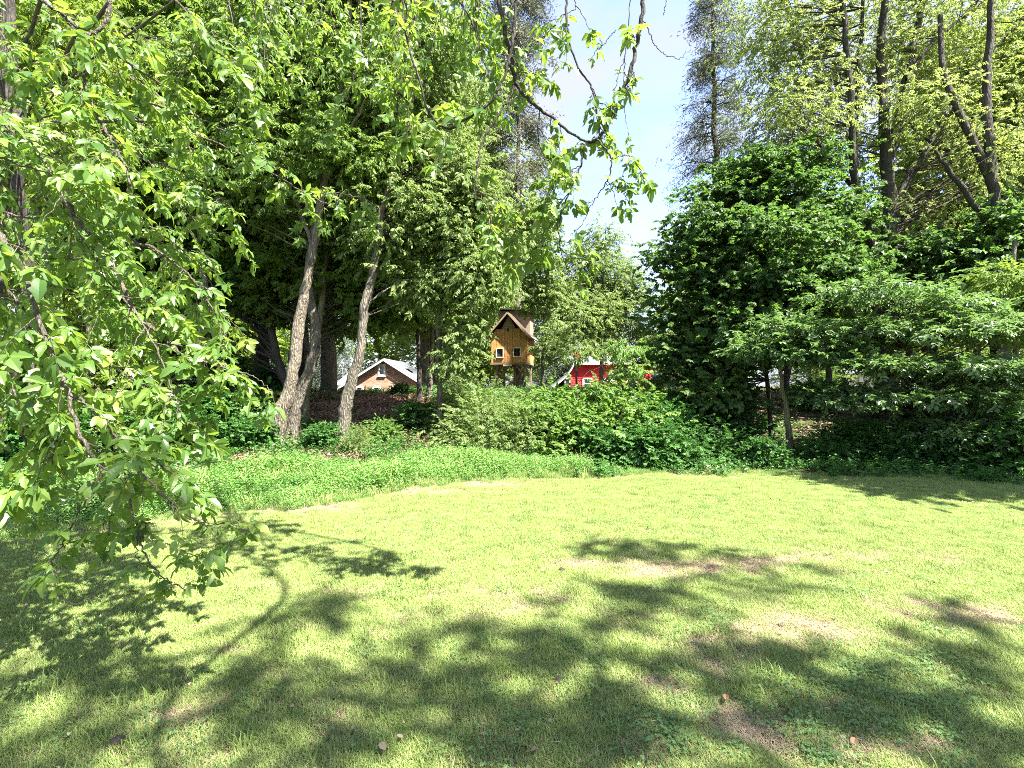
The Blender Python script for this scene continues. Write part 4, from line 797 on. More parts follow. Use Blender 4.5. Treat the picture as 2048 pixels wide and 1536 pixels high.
def standin(px0, px1, py, Y, label, m, name='standin'):  # pale stand-in building, added where bright shapes show beyond the bank
    x0, x1 = P(px0, 0, Y)[0], P(px1, 0, Y)[0]; z1 = P(0, py, Y)[2]; g = float(gz((x0+x1)/2, Y))
    r = empty(name, ((x0+x1)/2, Y, g)); tag(r, label, 'standin')
    MB().box(((x0+x1)/2, Y+2, (g+z1)/2), (x1-x0, 4, z1-g)).build('wall', m, r)
    MB().prism([(x0-.2, Y-.3, z1), (x1+.2, Y-.3, z1), (x1+.2, Y+2, z1+.35), (x0-.2, Y+2, z1+.35)], .1, (0, 0, 1)).build('roof', M_SHING, r)
    w = MB().box(((x0*2+x1)/3, Y-.02, z1-.5), (.7, .04, .5)).build('window', M_GLASS, r)
standin(1308, 1374, 756, 42, 'low white block standing in for something white just right of the red barn', M_PALE)
standin(1690, 1748, 748, 40, 'pale low block standing in for bright road ground under the right-hand trees', M_PALE)

# ------------------------------------------------------------ parked car (only its roof clears the bank)
def car():
    Y = 31.6; x = P(632, 0, Y)[0]; g = float(gz(x, Y)); r = empty('parked_car', (x, Y, g)); tag(r, 'dark blue car with its roof showing above the bank left of the mulch', 'car')
    M_CAR = solid('dark_blue_car_paint', (.02, .03, .06), .2, .1, 3, spec=.8); M_TYRE = solid('black_tyre_rubber', (.02, .02, .02), .9); M_RIM = solid('silver_rim', (.4, .4, .42), .3, .1, 3, metal=.8)
    prof = [(-2.15, .35), (-2.2, .7), (-2.0, .9), (-1.25, .98), (-.6, 1.40), (.1, 1.46), (.85, 1.40), (1.5, 1.02), (2.05, .95), (2.2, .7), (2.15, .35)]
    bm = MB(); rows = []
    for yy, s in ((-.88, .93), (-.86, 1), (.86, 1), (.88, .93)): rows.append([(x+a*s, Y+yy*(1-.13*max(0, b-.95)/.5), g+(b if b < .36 else .36+(b-.36)*s)) for a, b in prof])
    V = np.array(rows).reshape(-1, 3); n = len(prof); Fq = [[i*n+j, i*n+(j+1) % n, (i+1)*n+(j+1) % n, (i+1)*n+j] for i in range(3) for j in range(n)]
    for base in (0, 3*n): Fq += [[base+j, base+j+1, base+n-2-j, base+n-1-j] for j in range(5)]
    Fq = [f for f in Fq if len(set(f)) == 4]
    bm.add(V, Fq); bm.build('body', M_CAR, r, False)
    for s in (-1, 1):
        MB().prism([(x-1.1, Y+s*.885, g+.98), (x+1.3, Y+s*.885, g+1.02), (x+.8, Y+s*.82, g+1.34), (x-.55, Y+s*.82, g+1.34)], .012, (0, s, 0)).build('window', M_GLASS, r)
        for wx in (-1.35, 1.35):
            a = np.arange(17)/16*2*np.pi; ring = np.stack([x+wx+np.cos(a)*.31, np.full(17, Y+s*.8), g+.33+np.sin(a)*.31], 1)
            t_ = MB().tube(np.array([(x+wx, Y+s*.70, g+.33), (x+wx, Y+s*.9, g+.33)]), [.33, .33], 18).build('wheel', M_TYRE, r)
            sub(t_, 'rim', MB().tube(np.array([(x+wx, Y+s*.72, g+.33), (x+wx, Y+s*.91, g+.33)]), [.2, .2], 14), M_RIM)
        MB().box((x+s*2.14, Y-.6, g+.72), (.1, .3, .12)).build('headlight', M_WHITE, r); MB().box((x+s*2.14, Y+.6, g+.72), (.1, .3, .12)).build('headlight', M_WHITE, r)
car()

# ------------------------------------------------------------ mulch pile and brush heap
def mulch():
    rng = np.random.default_rng(77); cx, cy = -4.55, 16.0
    def hz(x, y):
        u = (x-cx)/2.5; v = (y-cy)/np.where(y < cy, 3.6, 1.8); d = np.sqrt(u*u+v*v)
        l = .30*np.exp(-((x-cx-.2)/1.1)**2-((y-cy)/1.2)**2)*.3+.10*np.exp(-((x-cx+1.5)/.6)**2-((y-cy-.3)/.9)**2)+.03
        return l*sstep(1, .7, d)*1.0+.045*np.sin(x*5+y*2)*np.sin(y*4.3-x)*sstep(1, .8, d)-.08*sstep(.85, 1.02, d)
    xs = np.linspace(cx-2.6, cx+2.6, 90); ys = np.linspace(cy-3.7, cy+1.9, 80); X, Y = np.meshgrid(xs, ys); Z = gz(X, Y)+hz(X, Y)+rng.normal(size=X.shape)*.012
    i, j = np.meshgrid(np.arange(79), np.arange(89), indexing='ij'); a = (i*90+j).ravel()
    m = solid('brown_mulch', (.17, .095, .06), .95, .5, 30, .8, 60, col2=(.34, .21, .14))
    r = empty('mulch_pile', (cx, cy, float(gz(cx, cy)))); tag(r, 'reddish brown pile of wood-chip mulch in front of the brick house', 'mulch pile')
    tag(link('heap', mesh_np('heap', np.stack([X, Y, Z], -1).reshape(-1, 3), np.stack([a, a+1, a+91, a+90], 1), m, smooth=True), r), kind='stuff')
    n = 19000; x = rng.uniform(cx-2.6, cx+2.6, n); y = rng.uniform(cy-3.7, cy+1.9, n); k = ((x-cx)/2.5)**2+((y-cy)/3.6)**2 < 1.02; x, y = x[k], y[k]; n = len(x)
    z = gz(x, y)+hz(x, y)+rng.uniform(0, .03, n); a = rng.uniform(0, 6.28, n); D = np.stack([np.cos(a), np.sin(a), rng.normal(size=n)*.5], 1); S = np.stack([-np.sin(a), np.cos(a), rng.normal(size=n)*.4], 1)
    V, Fq = leaflets(np.stack([x, y, z], 1), D, S, np.cross(D, S), rng.uniform(.03, .11, n), rng.uniform(.02, .05, n))
    CH = leaf_mat('wood_chip', [(.0, (.12, .06, .04)), (.5, (.30, .17, .11)), (1, (.5, .34, .24))], (.1, .06, .04), .05, nscale=2)
    tag(link('wood_chips', mesh_np('wood_chips', V, Fq, CH, var=rng.uniform(0, 1, n)), r), kind='stuff')
mulch()
def brush():
    rng = np.random.default_rng(78); c = P(1150, 932, 9.75); g = float(gz(c[0], c[1])); r = empty('brush_heap', (c[0], c[1], g)); tag(r, 'small heap of dry sticks at the end of the weed strip', 'brush heap')
    for i in range(26):
        a = rng.uniform(0, 6.28); l = rng.uniform(.25, .6); p = np.array([c[0]+rng.normal()*.25, c[1]+rng.normal()*.12, g+rng.uniform(.02, .2)]); d = np.array([math.cos(a), math.sin(a)*.5, rng.normal()*.15])*l/2
        MB().tube(smooth_line([p-d, p+rng.normal(size=3)*.02, p+d], 6, .006, rng), np.linspace(.014, .005, 6), 5).build('stick', B_PALE if i % 2 else B_GREY, r, True)
brush()

# ------------------------------------------------------------ foreground boxelder leaves
def leaf_templates(K=8):
    rng = np.random.default_rng(90); T = []
    for k in range(K):
        Vs, Fs, n = [], [], 0
        for q, (ang, ln, px) in enumerate([(0, 1., .62), (.95, .82, .45), (-.95, .82, .45)]):
            ang += rng.normal()*.12; ln *= rng.uniform(.85, 1.1); xs = np.array([0, .14, .32, .47, .60, .74, .87, 1]); hw = np.array([0, .15, .25, .235, .235, .15, .10, 0])*rng.uniform(.85, 1.1)
            dr = rng.uniform(.10, .4); cup = rng.uniform(.15, .5); tw = rng.normal()*.4
            row = []
            for x, h in zip(xs, hw):
                for s in (-1, 0, 1):
                    hh = h*(1+(.16*rng.normal() if h > 0 else 0)); y = s*hh; z = abs(s)*hh*cup-dr*x*x+s*hh*tw*x; row.append((x*ln, y*ln, z*ln))
            A = np.array(row); ca, sa = math.cos(ang), math.sin(ang); A = A@np.array([[ca, sa, 0], [-sa, ca, 0], [0, 0, 1]])+[px, 0, -.06-.1*(q > 0)*rng.uniform()]
            if q: A = A-[.1, 0, 0]
            i = np.arange(7)[:, None]*3; Fq = np.concatenate([i+[0, 1, 4, 3], i+[1, 2, 5, 4]]); Vs.append(A); Fs.append(Fq+n); n += len(A)
        pet = np.array([(0, -.012, 0), (0, .012, 0), (.35, -.012, .0), (.35, .012, 0), (.66, -.010, -.05), (.66, .010, -.05)]); Vs.append(pet); Fs.append(np.array([[0, 2, 3, 1], [2, 4, 5, 3]])+n)
        T.append((np.vstack(Vs), np.vstack(Fs)))
    return T
LT = leaf_templates()
LMESH = [mesh_np('leaf', V, Fq, L_FG, smooth=False) for V, Fq in LT]
class Foreground:
    def __init__(s, root, bk, seed): s.root = root; s.bk = bk; s.rng = np.random.default_rng(seed); s.pos = []; s.rot = []; s.sc = []; s.tw = MB()
    def leaf(s, p, d, size):
        rng = s.rng; x = np.array(d)+rng.normal(size=3)*.25; x /= np.linalg.norm(x); up = np.array([0, 0, 1.])+rng.normal(size=3)*.45; y = np.cross(up, x); y /= np.linalg.norm(y)+1e-6; z = np.cross(x, y)
        s.pos.append(p); s.rot.append(np.stack([x, y, z], 1)); s.sc.append(size*rng.uniform(.45, 1.3))
    def twig(s, a, d, ln, size, r0=.0035, step=.06):
        rng = s.rng; e1 = a+d*ln*.5+np.array([0, 0, -.03*ln]); e2 = a+d*ln+np.array([0, 0, -.32*ln]); q = smooth_line([a, e1, e2], 8, .004, rng)
        s.tw.tube(q, np.linspace(r0, .0014, 8), 4)
        n = max(1, int(ln/step)); t = np.concatenate([np.linspace(.35, .95, n), [1.0]])
        for f in t:
            k = f*7; i = min(int(k), 6); p = q[i]+(q[i+1]-q[i])*(k-i); dd = q[i+1]-q[i]; dd /= np.linalg.norm(dd); sd = np.cross(dd, [0, 0, 1.]); sd /= np.linalg.norm(sd)+1e-6
            for sg in (-1, 1):
                if rng.uniform() < .12: continue
                s.leaf(p, dd*.5+sg*sd*.8+np.array([0, 0, -.45]), size)
            if f == 1.0: s.leaf(p, dd+np.array([0, 0, -.4]), size)
    def branch(s, pts, r, dens=1.0, size=.07, tl=(.12, .38), start=0.0, root_pts=None, main=True, out=None, step=.06):
        rng = s.rng; q = smooth_line(pts, 7*(len(pts)-1)+1, .004, rng)
        if root_pts is not None: q = np.vstack([smooth_line(list(root_pts)+[q[0]], 12, .01, rng)[:-1], q]); nb0 = 11
        else: nb0 = 0
        rr = np.linspace(r[0], r[1], len(q)); mb = MB().tube(q, rr, 8, .05, rng)
        if main: mb.build('branch', s.bk, s.root, True)
        else: s.tw.add(*mb.arr())
        seg = np.linalg.norm(np.diff(q, axis=0), axis=1); L = np.concatenate([[0], np.cumsum(seg)]); s0 = L[nb0]; tot = L[-1]-s0
        n = int(tot*dens*9)
        for i in range(n):
            l = s0+tot*(start+(1-start)*(i+rng.uniform())/n); k = min(np.searchsorted(L, l)-1, len(q)-2); k = max(k, 0); f = (l-L[k])/(seg[k]+1e-9); p = q[k]+(q[k+1]-q[k])*f; dd = (q[k+1]-q[k])/(seg[k]+1e-9)
            d = rng.normal(size=3); d -= dd*np.dot(d, dd); d /= np.linalg.norm(d); d = d+dd*.8+np.array([0, 0, -.25]); d /= np.linalg.norm(d)
            s.twig(p, d, rng.uniform(*tl), size, step=step)
        if dens > 0: s.twig(q[-1], (q[-1]-q[-2])/np.linalg.norm(q[-1]-q[-2]), .06, size)
        return q
    def finish(s, most=296):
        pos = np.array(s.pos); rot = np.array(s.rot); sc = np.array(s.sc); n = len(pos)
        px = 1024+F*pos[:, 0]/np.maximum(pos[:, 1], .2); py = HY-F*(pos[:, 2]-CZ)/np.maximum(pos[:, 1], .2)
        inn = (pos[:, 1] > .3) & (px > -30) & (px < 2080) & (py > -30); val = sc/np.maximum(pos[:, 1], .3)*inn
        order = np.argsort(-val); big = order[:most]; rest = order[most:]
        tid = s.rng.integers(0, len(LT), n); inv = Matrix.Translation(-Vector(s.root.location))
        for i in big:
            o = bpy.data.objects.new('leaf', LMESH[tid[i]]); COL.objects.link(o); o.parent = s.root; o.matrix_parent_inverse = inv
            M = Matrix((rot[i]*sc[i]).tolist()).to_4x4(); M.translation = Vector(pos[i]); o.matrix_basis = M
        Vs, Fs, va, nn = [], [], [], 0
        for k, (V, Fq) in enumerate(LT):
            idx = rest[tid[rest] == k]; A = np.einsum('mij,lj->mli', rot[idx]*sc[idx][:, None, None], V)+pos[idx][:, None]; m_ = len(idx)
            Vs.append(A.reshape(-1, 3)); Fs.append((Fq[None]+(np.arange(m_)*len(V))[:, None, None]).reshape(-1, 4)+nn); va.append(np.repeat(s.rng.uniform(0, 1, m_), len(Fq))); nn += m_*len(V)
        tag(link('foliage', mesh_np('foliage', np.vstack(Vs), np.vstack(Fs), L_FGV, var=np.concatenate(va)), s.root), kind='stuff')
        tag(s.tw.build('twigs', B_FG, s.root, True), kind='stuff'); print('foreground leaves', n, inn.sum())
def PL(pts, Y, dY=0.0): return [P(a, b, Y+dY*i/max(1, len(pts)-1)) for i, (a, b) in enumerate(pts)]
def left_tree():
    tx, ty = P(-50, 0, 6.6)[0], 6.6; g = float(gz(tx, ty)); r = empty('boxelder_tree', (tx, ty, g)); tag(r, 'nearest tree at the left, its big-leaved branches hanging over the lawn', 'tree')
    T = smooth_line([(tx+.1, ty, g-.2), (tx+.05, ty, 1.6), (tx+.3, ty, 3.2), (tx+.42, ty, 4.6), (tx+.4, ty, 6.5), (tx+.1, ty, 8.5)], 30, .01)
    MB().tube(T, np.linspace(.13, .06, 30), 14, .05, np.random.default_rng(4)).build('trunk', B_DARK, r, True)
    T2 = smooth_line([(tx+.15, ty, g+.6), P(48, 640, 6.4), P(50, 480, 6.3), P(36, 330, 6.2), P(30, 180, 6.2), P(20, 0, 6.2)], 26, .01); MB().tube(T2, np.linspace(.09, .05, 26), 12, .05, np.random.default_rng(5)).build('stem', B_DARK, r, True)
    f = Foreground(r, B_FG, 21)
    def conn(p, dz=.6):
        i = int(np.argmin(np.abs(T[:, 2]-(p[2]+dz)))); a = T[i]; return [a, (a+np.array(p))/2+np.array([0, 0, .25])]
    B = [([(-30, 430), (5, 480), (40, 530), (66, 600), (99, 701), (127, 757), (150, 840), (175, 895), (203, 934), (240, 945)], 2.7, -.25, (.016, .006), 1.1, .098, (.1, .34)),
         ([(250, 945), (262, 1015), (279, 1074), (296, 1120), (326, 1154), (372, 1180)], 2.45, -.1, (.0055, .0025), .0, .09, (.08, .2)),
         ([(203, 934), (195, 975), (161, 1019), (140, 1060), (113, 1105), (104, 1133), (114, 1180), (144, 1207), (178, 1196), (195, 1173)], 2.45, -.1, (.005, .0016), .0, .09, (.08, .2)),
         ([(279, 1074), (310, 1082), (338, 1091), (372, 1106), (405, 1112)], 2.4, 0, (.004, .002), .9, .06, (.05, .14)),
         ([(279, 1074), (274, 1100), (280, 1122), (300, 1130)], 2.4, 0, (.003, .002), .6, .055, (.04, .1)),
         ([(135, 786), (178, 811), (228, 870), (270, 900), (310, 920), (364, 964)], 2.55, .1, (.008, .003), 1.3, .09, (.08, .26)),
         ([(254, 926), (295, 960), (330, 993), (364, 1022), (400, 1045), (423, 1048), (465, 1042)], 2.4, 0, (.006, .002), 1.0, .06, (.05, .18)),
         ([(59, 266), (109, 340), (145, 426), (184, 469), (223, 523), (271, 625), (313, 663), (364, 706), (423, 727), (480, 745)], 3.6, -.6, (.026, .006), 1.2, .09, (.12, .4)),
         ([(423, 727), (470, 740), (510, 755), (535, 775)], 3.0, 0, (.005, .002), 1.1, .06, (.06, .2)),
         ([(82, 0), (115, 22), (146, 47), (200, 85), (260, 130), (330, 170)], 3.3, .4, (.014, .006), 1.3, .09, (.12, .38)),
         ([(222, 0), (212, 40), (190, 66), (172, 74), (166, 148), (187, 219), (219, 273), (250, 332), (262, 380)], 3.0, -.2, (.014, .005), 1.1, .09, (.1, .34)),
         ([(351, 0), (387, 43), (430, 98), (469, 137), (500, 180)], 3.1, 0, (.009, .003), 1.2, .09, (.1, .3)),
         ([(387, 43), (385, 102), (372, 130), (359, 152)], 3.1, 0, (.006, .003), 1.2, .08, (.08, .2)),
         ([(150, 250), (250, 240), (320, 250), (390, 270), (476, 305), (547, 348), (621, 391), (660, 410)], 4.2, 0, (.016, .005), .8, .08, (.1, .3)),
         ([(380, 430), (420, 470), (440, 440)], 4.4, 0, (.006, .003), 1.8, .06, (.1, .3)), ([(621, 391), (650, 385), (700, 390), (735, 400)], 4.2, 0, (.004, .002), 2.2, .06, (.08, .22)), ([(600, 380), (620, 410), (600, 440)], 4.2, 0, (.004, .002), 2.0, .06, (.08, .22)),
         ([(-20, 250), (60, 330), (140, 290), (215, 282)], 3.4, .3, (.012, .005), .9, .09, (.1, .3)), ([(0, 560), (60, 640), (90, 760), (110, 860), (100, 940)], 2.8, 0, (.010, .004), 1.4, .098, (.12, .36)),
         ([(-20, 640), (20, 760), (50, 880), (70, 960)], 3.2, 0, (.01, .004), 1.2, .09, (.12, .34)), ([(180, 880), (230, 960), (210, 1030)], 2.7, 0, (.005, .003), .8, .09, (.1, .26)), ([(110, 700), (190, 720), (270, 760), (340, 800), (385, 850)], 2.8, .1, (.008, .003), 1.4, .09, (.1, .3))]
    for pts, Y, dY, rad, de, sz, tl in B:
        w = PL(pts, Y, dY); edge = pts[0][0] < 160 and rad[0] > .009 or pts[0][1] <= 0
        f.branch(w, rad, de, sz, tl, root_pts=conn(w[0]) if edge else None)
    # leaf tufts near the tips of the two bare hanging twigs
    for (px, py, Y) in ((118, 1090, 2.4), (128, 1095, 2.4), (108, 1120, 2.38), (112, 1140, 2.37), (300, 1045, 2.42), (268, 1040, 2.42), (366, 1176, 2.36), (355, 1172, 2.36), (345, 1120, 2.4), (395, 1085, 2.4), (180, 1060, 2.42), (150, 1050, 2.42)):
        p = P(px, py, Y); d = f.rng.normal(size=3)*[1, .7, .3]; d /= np.linalg.norm(d); f.twig(p, d, .06, .075, .002)
    rng = np.random.default_rng(33)
    for i in range(34):   # secondary branches filling the hanging curtain
        sx, sy = rng.uniform(-120, 330), rng.uniform(-60, 600); Y = rng.uniform(2.9, 5.6); L_ = rng.uniform(160, 330)*3.5/Y; a = rng.uniform(.15, 1.0)
        if sx+math.cos(a)*L_ > 520-max(0, sy-300)*.25: continue
        pts = [(sx, sy), (sx+math.cos(a)*L_*.45, sy+math.sin(a)*L_*.35), (sx+math.cos(a)*L_*.8, sy+math.sin(a)*L_*.8), (sx+math.cos(a)*L_, sy+math.sin(a)*L_*1.25)]
        w = PL(pts, Y, -.2); f.branch(w, (.009, .003), 1.15, .074, (.12, .38), root_pts=conn(w[0]) if rng.uniform() < .6 else None, main=i % 2 == 0)
    f.finish()
left_tree()
def overhead_tree():
    tr = np.array([3.6, -3.4]); r = empty('boxelder_tree', (tr[0], tr[1], 0)); tag(r, 'overhanging boxelder whose dark twigs and backlit leaves dangle from above', 'tree')
    MB().tube(smooth_line([(tr[0], tr[1], -.2), (tr[0], tr[1]+.1, 2), (tr[0]-.2, tr[1]+.3, 4.5), (tr[0]-.3, tr[1]+.6, 7), (tr[0], tr[1]+.5, 11)], 30, .01), np.linspace(.34, .12, 30), 16, .04, np.random.default_rng(6)).build('trunk', B_GREY, r, True)
    LM = smooth_line(smooth_line([(tr[0]-.2, tr[1]+.3, 4.6), (2.6, -1, 6.1), (1.7, 1.3, 6.9), (.5, 3.0, 6.7), (-.5, 4.6, 7.4)], 11, .13), 40, .01); MB().tube(LM, np.linspace(.04, .008, 40), 12, .04, np.random.default_rng(7)).build('limb', B_GREY, r, True)
    LM2 = smooth_line([(tr[0]-.3, tr[1]+.5, 5.6), (1.4, -1.2, 7.6), (-1.2, .8, 8.4), (-3.5, 3.2, 8.8)], 40, .01); MB().tube(LM2, np.linspace(.14, .03, 40), 12, .04, np.random.default_rng(8)).build('limb', B_GREY, r, True)
    LM3 = smooth_line([(tr[0]-.2, tr[1]+.5, 6.5), (4.6, -2.2, 8.2), (5.2, -1.0, 9.0), (5.6, -.2, 9.4)], 40, .01); MB().tube(LM3, np.linspace(.12, .02, 40), 12, .04, np.random.default_rng(9)).build('limb', B_GREY, r, True)
    f = Foreground(r, B_DARK, 22)
    def conn(p):
        p = np.array(p); c = np.linalg.norm(LM-p-[0, 0, .8], axis=1); a = LM[int(np.argmin(c))]; return [a, (a+p)/2+np.array([0, .1, .1]), p+np.array([0.02, -.03, .35])]
    O = [([(997, -5), (1012, 70), (1020, 109), (1026, 140), (1032, 164), (1048, 190), (1067, 207), (1122, 250), (1173, 283), (1194, 279)], 3.3, 0, (.017, .007), .35, .078, (.1, .3), 1),
         ([(1032, -5), (1028, 59), (1018, 117), (1001, 168), (981, 203), (942, 232), (903, 256), (876, 246), (852, 211), (837, 156), (817, 94), (803, -5)], 3.25, .05, (.010, .007), .55, .078, (.1, .3), 1),
         ([(1286, -5), (1278, 66), (1262, 137), (1243, 195), (1220, 242), (1194, 279), (1173, 283)], 3.3, 0, (.016, .009), .16, .078, (.08, .25), 1),
         ([(1132, -5), (1137, 70), (1157, 137), (1184, 176), (1196, 234), (1200, 275)], 3.3, 0, (.009, .004), .5, .078, (.1, .28), 1),
         ([(1032, 164), (1020, 195), (1001, 223), (966, 281), (957, 320), (954, 344), (949, 391), (965, 402), (977, 418), (979, 469)], 3.3, 0, (.009, .003), .3, .07, (.1, .26), 0),
         ([(949, 380), (985, 395), (1010, 425), (1030, 460), (1025, 500)], 3.35, 0, (.004, .002), 1.7, .078, (.08, .22), 0), ([(977, 418), (985, 450), (1000, 490), (1015, 520)], 3.3, 0, (.003, .002), 1.3, .078, (.08, .2), 0),
         ([(1173, 283), (1161, 332), (1148, 365), (1134, 395), (1118, 449), (1120, 480), (1122, 504), (1132, 530), (1149, 562)], 3.25, 0, (.007, .002), .35, .07, (.06, .2), 0),
         ([(1080, 215), (1075, 260), (1085, 310), (1100, 350)], 3.3, 0, (.004, .002), .8, .078, (.08, .25), 0), ([(1130, 395), (1105, 420), (1090, 460), (1085, 490)], 3.3, 0, (.003, .002), 1.9, .078, (.08, .22), 0), ([(1161, 332), (1130, 350), (1100, 385)], 3.3, 0, (.003, .002), 1.3, .078, (.08, .22), 0), ([(1120, 480), (1145, 490), (1165, 510)], 3.3, 0, (.003, .002), 1.2, .05, (.06, .15), 0),
         ([(1194, 279), (1212, 300), (1223, 320), (1220, 345), (1212, 367), (1195, 392), (1180, 414), (1161, 453)], 3.2, 0, (.006, .002), .35, .07, (.06, .18), 0), ([(1212, 367), (1235, 375), (1250, 390)], 3.2, 0, (.003, .0015), 1.4, .07, (.06, .14), 0), ([(1223, 320), (1250, 310), (1272, 320), (1280, 345)], 3.2, 0, (.003, .0015), 1.3, .07, (.05, .14), 0),
         ([(720, -5), (723, 78), (729, 113), (759, 148), (790, 180), (813, 203), (817, 242), (806, 281)], 3.6, 0, (.009, .003), 1.0, .078, (.1, .3), 1), ([(729, 113), (715, 135), (700, 180), (690, 210)], 3.6, 0, (.005, .002), 1.2, .078, (.1, .26), 0),
         ([(915, -5), (935, 30), (950, 59), (962, 100), (973, 137), (985, 188)], 3.5, 0, (.007, .003), .7, .078, (.1, .26), 1),
         ([(1262, -5), (1254, 70), (1250, 110), (1243, 129), (1235, 160), (1227, 191)], 3.3, 0, (.004, .0018), .0, .05, (.05, .1), 1), ([(1286, 43), (1300, 70), (1309, 90), (1325, 105), (1341, 113), (1364, 117), (1372, 100)], 3.3, 0, (.0035, .0013), .0, .05, (.05, .1), 0),
         ([(1333, -5), (1330, 15), (1327, 29)], 3.3, 0, (.004, .002), .0, .05, (.05, .1), 1), ([(1250, 110), (1247, 180), (1250, 230), (1256, 265)], 3.35, 0, (.003, .0012), .3, .05, (.04, .1), 0), ([(1262, 137), (1268, 150), (1271, 165), (1262, 180)], 3.3, 0, (.003, .0015), 1.5, .07, (.05, .12), 0), ([(1278, 66), (1268, 75), (1258, 70)], 3.3, 0, (.003, .002), 1.5, .07, (.05, .12), 0),
         ([(1112, 50), (1090, 70), (1070, 90), (1055, 110)], 3.35, 0, (.004, .002), .8, .07, (.06, .2), 0), ([(1184, 176), (1200, 205), (1215, 215)], 3.3, 0, (.003, .002), 1.5, .07, (.06, .15), 0), ([(1150, -5), (1148, 20), (1105, 40)], 3.4, 0, (.004, .002), 1.0, .07, (.06, .16), 1), ([(1232, 60), (1215, 80), (1200, 95)], 3.3, 0, (.003, .002), 1.2, .05, (.05, .14), 0)]
    for pts, Y, dY, rad, de, sz, tl, cn in O:
        w = PL(pts, Y, dY); f.branch(w, rad, de*1.0, sz, tl, root_pts=conn(w[0]) if cn else None)
    rng = np.random.default_rng(44)
    for i in range(22):   # curtain of sprays along the top, left of centre
        sx = rng.uniform(430, 960); Y = rng.uniform(3.4, 5.2); L_ = rng.uniform(150, 330)*3.6/Y*(1 if sx < 900 else .6); dx = rng.uniform(-70, 70)
        pts = [(sx, -60), (sx+dx*.2, -60+L_*.4), (sx+dx*.6, -60+L_*.8), (sx+dx, -60+L_)]
        w = PL(pts, Y); f.branch(w, (.007, .0025), 1.05, .066, (.1, .34), root_pts=conn(w[0]) if i % 3 == 0 else None, main=i % 3 == 0)
    f.finish()
    # the high crown overhead: unseen clumps placed for dappled shade on the near lawn
    rng = np.random.default_rng(45)
    S = [(60, 1350, 110, 30), (150, 1430, 120, 30), (60, 1500, 110, 25), (280, 1470, 100, 20), (250, 1330, 90, 10), (540, 1320, 90, 22), (600, 1400, 110, 25), (430, 1480, 110, 20), (640, 1230, 40, 10), (570, 1225, 60, 8), (800, 1330, 120, 50), (730, 1460, 120, 40), (940, 1260, 130, 35), (1040, 1390, 130, 80), (950, 1490, 130, 50),
         (1120, 1290, 130, 40), (1200, 1420, 120, 60), (1150, 1510, 200, 40), (1290, 1190, 150, 25), (1400, 1170, 120, 14), (1240, 1100, 110, 14), (1350, 1108, 70, 6), (1480, 1130, 90, 7), (1330, 1320, 120, 40), (1500, 1300, 110, 30), (1620, 1330, 140, 35), (1560, 1420, 90, 30), (1720, 1400, 130, 30), (1900, 1240, 90, 12), (1960, 1330, 130, 40), (1850, 1430, 120, 40), (1420, 1500, 120, 30), (2000, 1500, 120, 40), (1680, 1500, 110, 30)]
    C, CV = [], []
    for (px, py, ra, rb) in S:
        y = CZ*F/(py-HY); x = (px-1024)/F*y; rx = ra/F*y; ry = rb/F*y*y/CZ; H = rng.uniform(10, 12.5)
        n = int(10+110*rx*ry); q = rng.normal(size=(n, 2)); q /= np.maximum(1, np.linalg.norm(q, axis=1)/1.6)[:, None]
        h = H+rng.normal(size=n)*.45; gx = x+q[:, 0]*rx*.62; gy = y+q[:, 1]*ry*.62
        C.append(np.stack([gx+SD[0]/SD[2]*h, gy+SD[1]/SD[2]*h, h], 1)); CV.append(np.full(n, rng.uniform(.1, .9)))
    C = np.vstack(C); CV = np.concatenate(CV); o = rng.normal(size=C.shape); o[:, 2] *= .3; o /= np.linalg.norm(o, axis=1)[:, None]
    ok = ~((C[:, 1] > 0) & ((C[:, 2]-CZ)/np.maximum(C[:, 1], .01) < .84)); C, CV, o = C[ok], CV[ok], o[ok]
    # the rest of the crown, behind and above the camera
    n = 2600; e = rng.normal(size=(n, 3)); e /= np.linalg.norm(e, axis=1)[:, None]; e = np.array([5.0, -6.8, 9.5])+e*np.array([4.2, 3.2, 3.4])*(rng.uniform(.2, 1, n)**.4)[:, None]
    C = np.vstack([C, e]); CV = np.concatenate([CV, rng.uniform(0, 1, n)]); o = np.vstack([o, rng.normal(size=(n, 3))]); o[-n:] /= np.linalg.norm(o[-n:], axis=1)[:, None]
    V, Fq, var = foliage('box', C, o, .34, rng, CV); tag(link('crown', mesh_np('crown', V, Fq, L_YEL, var=var), r), kind='stuff')
overhead_tree()

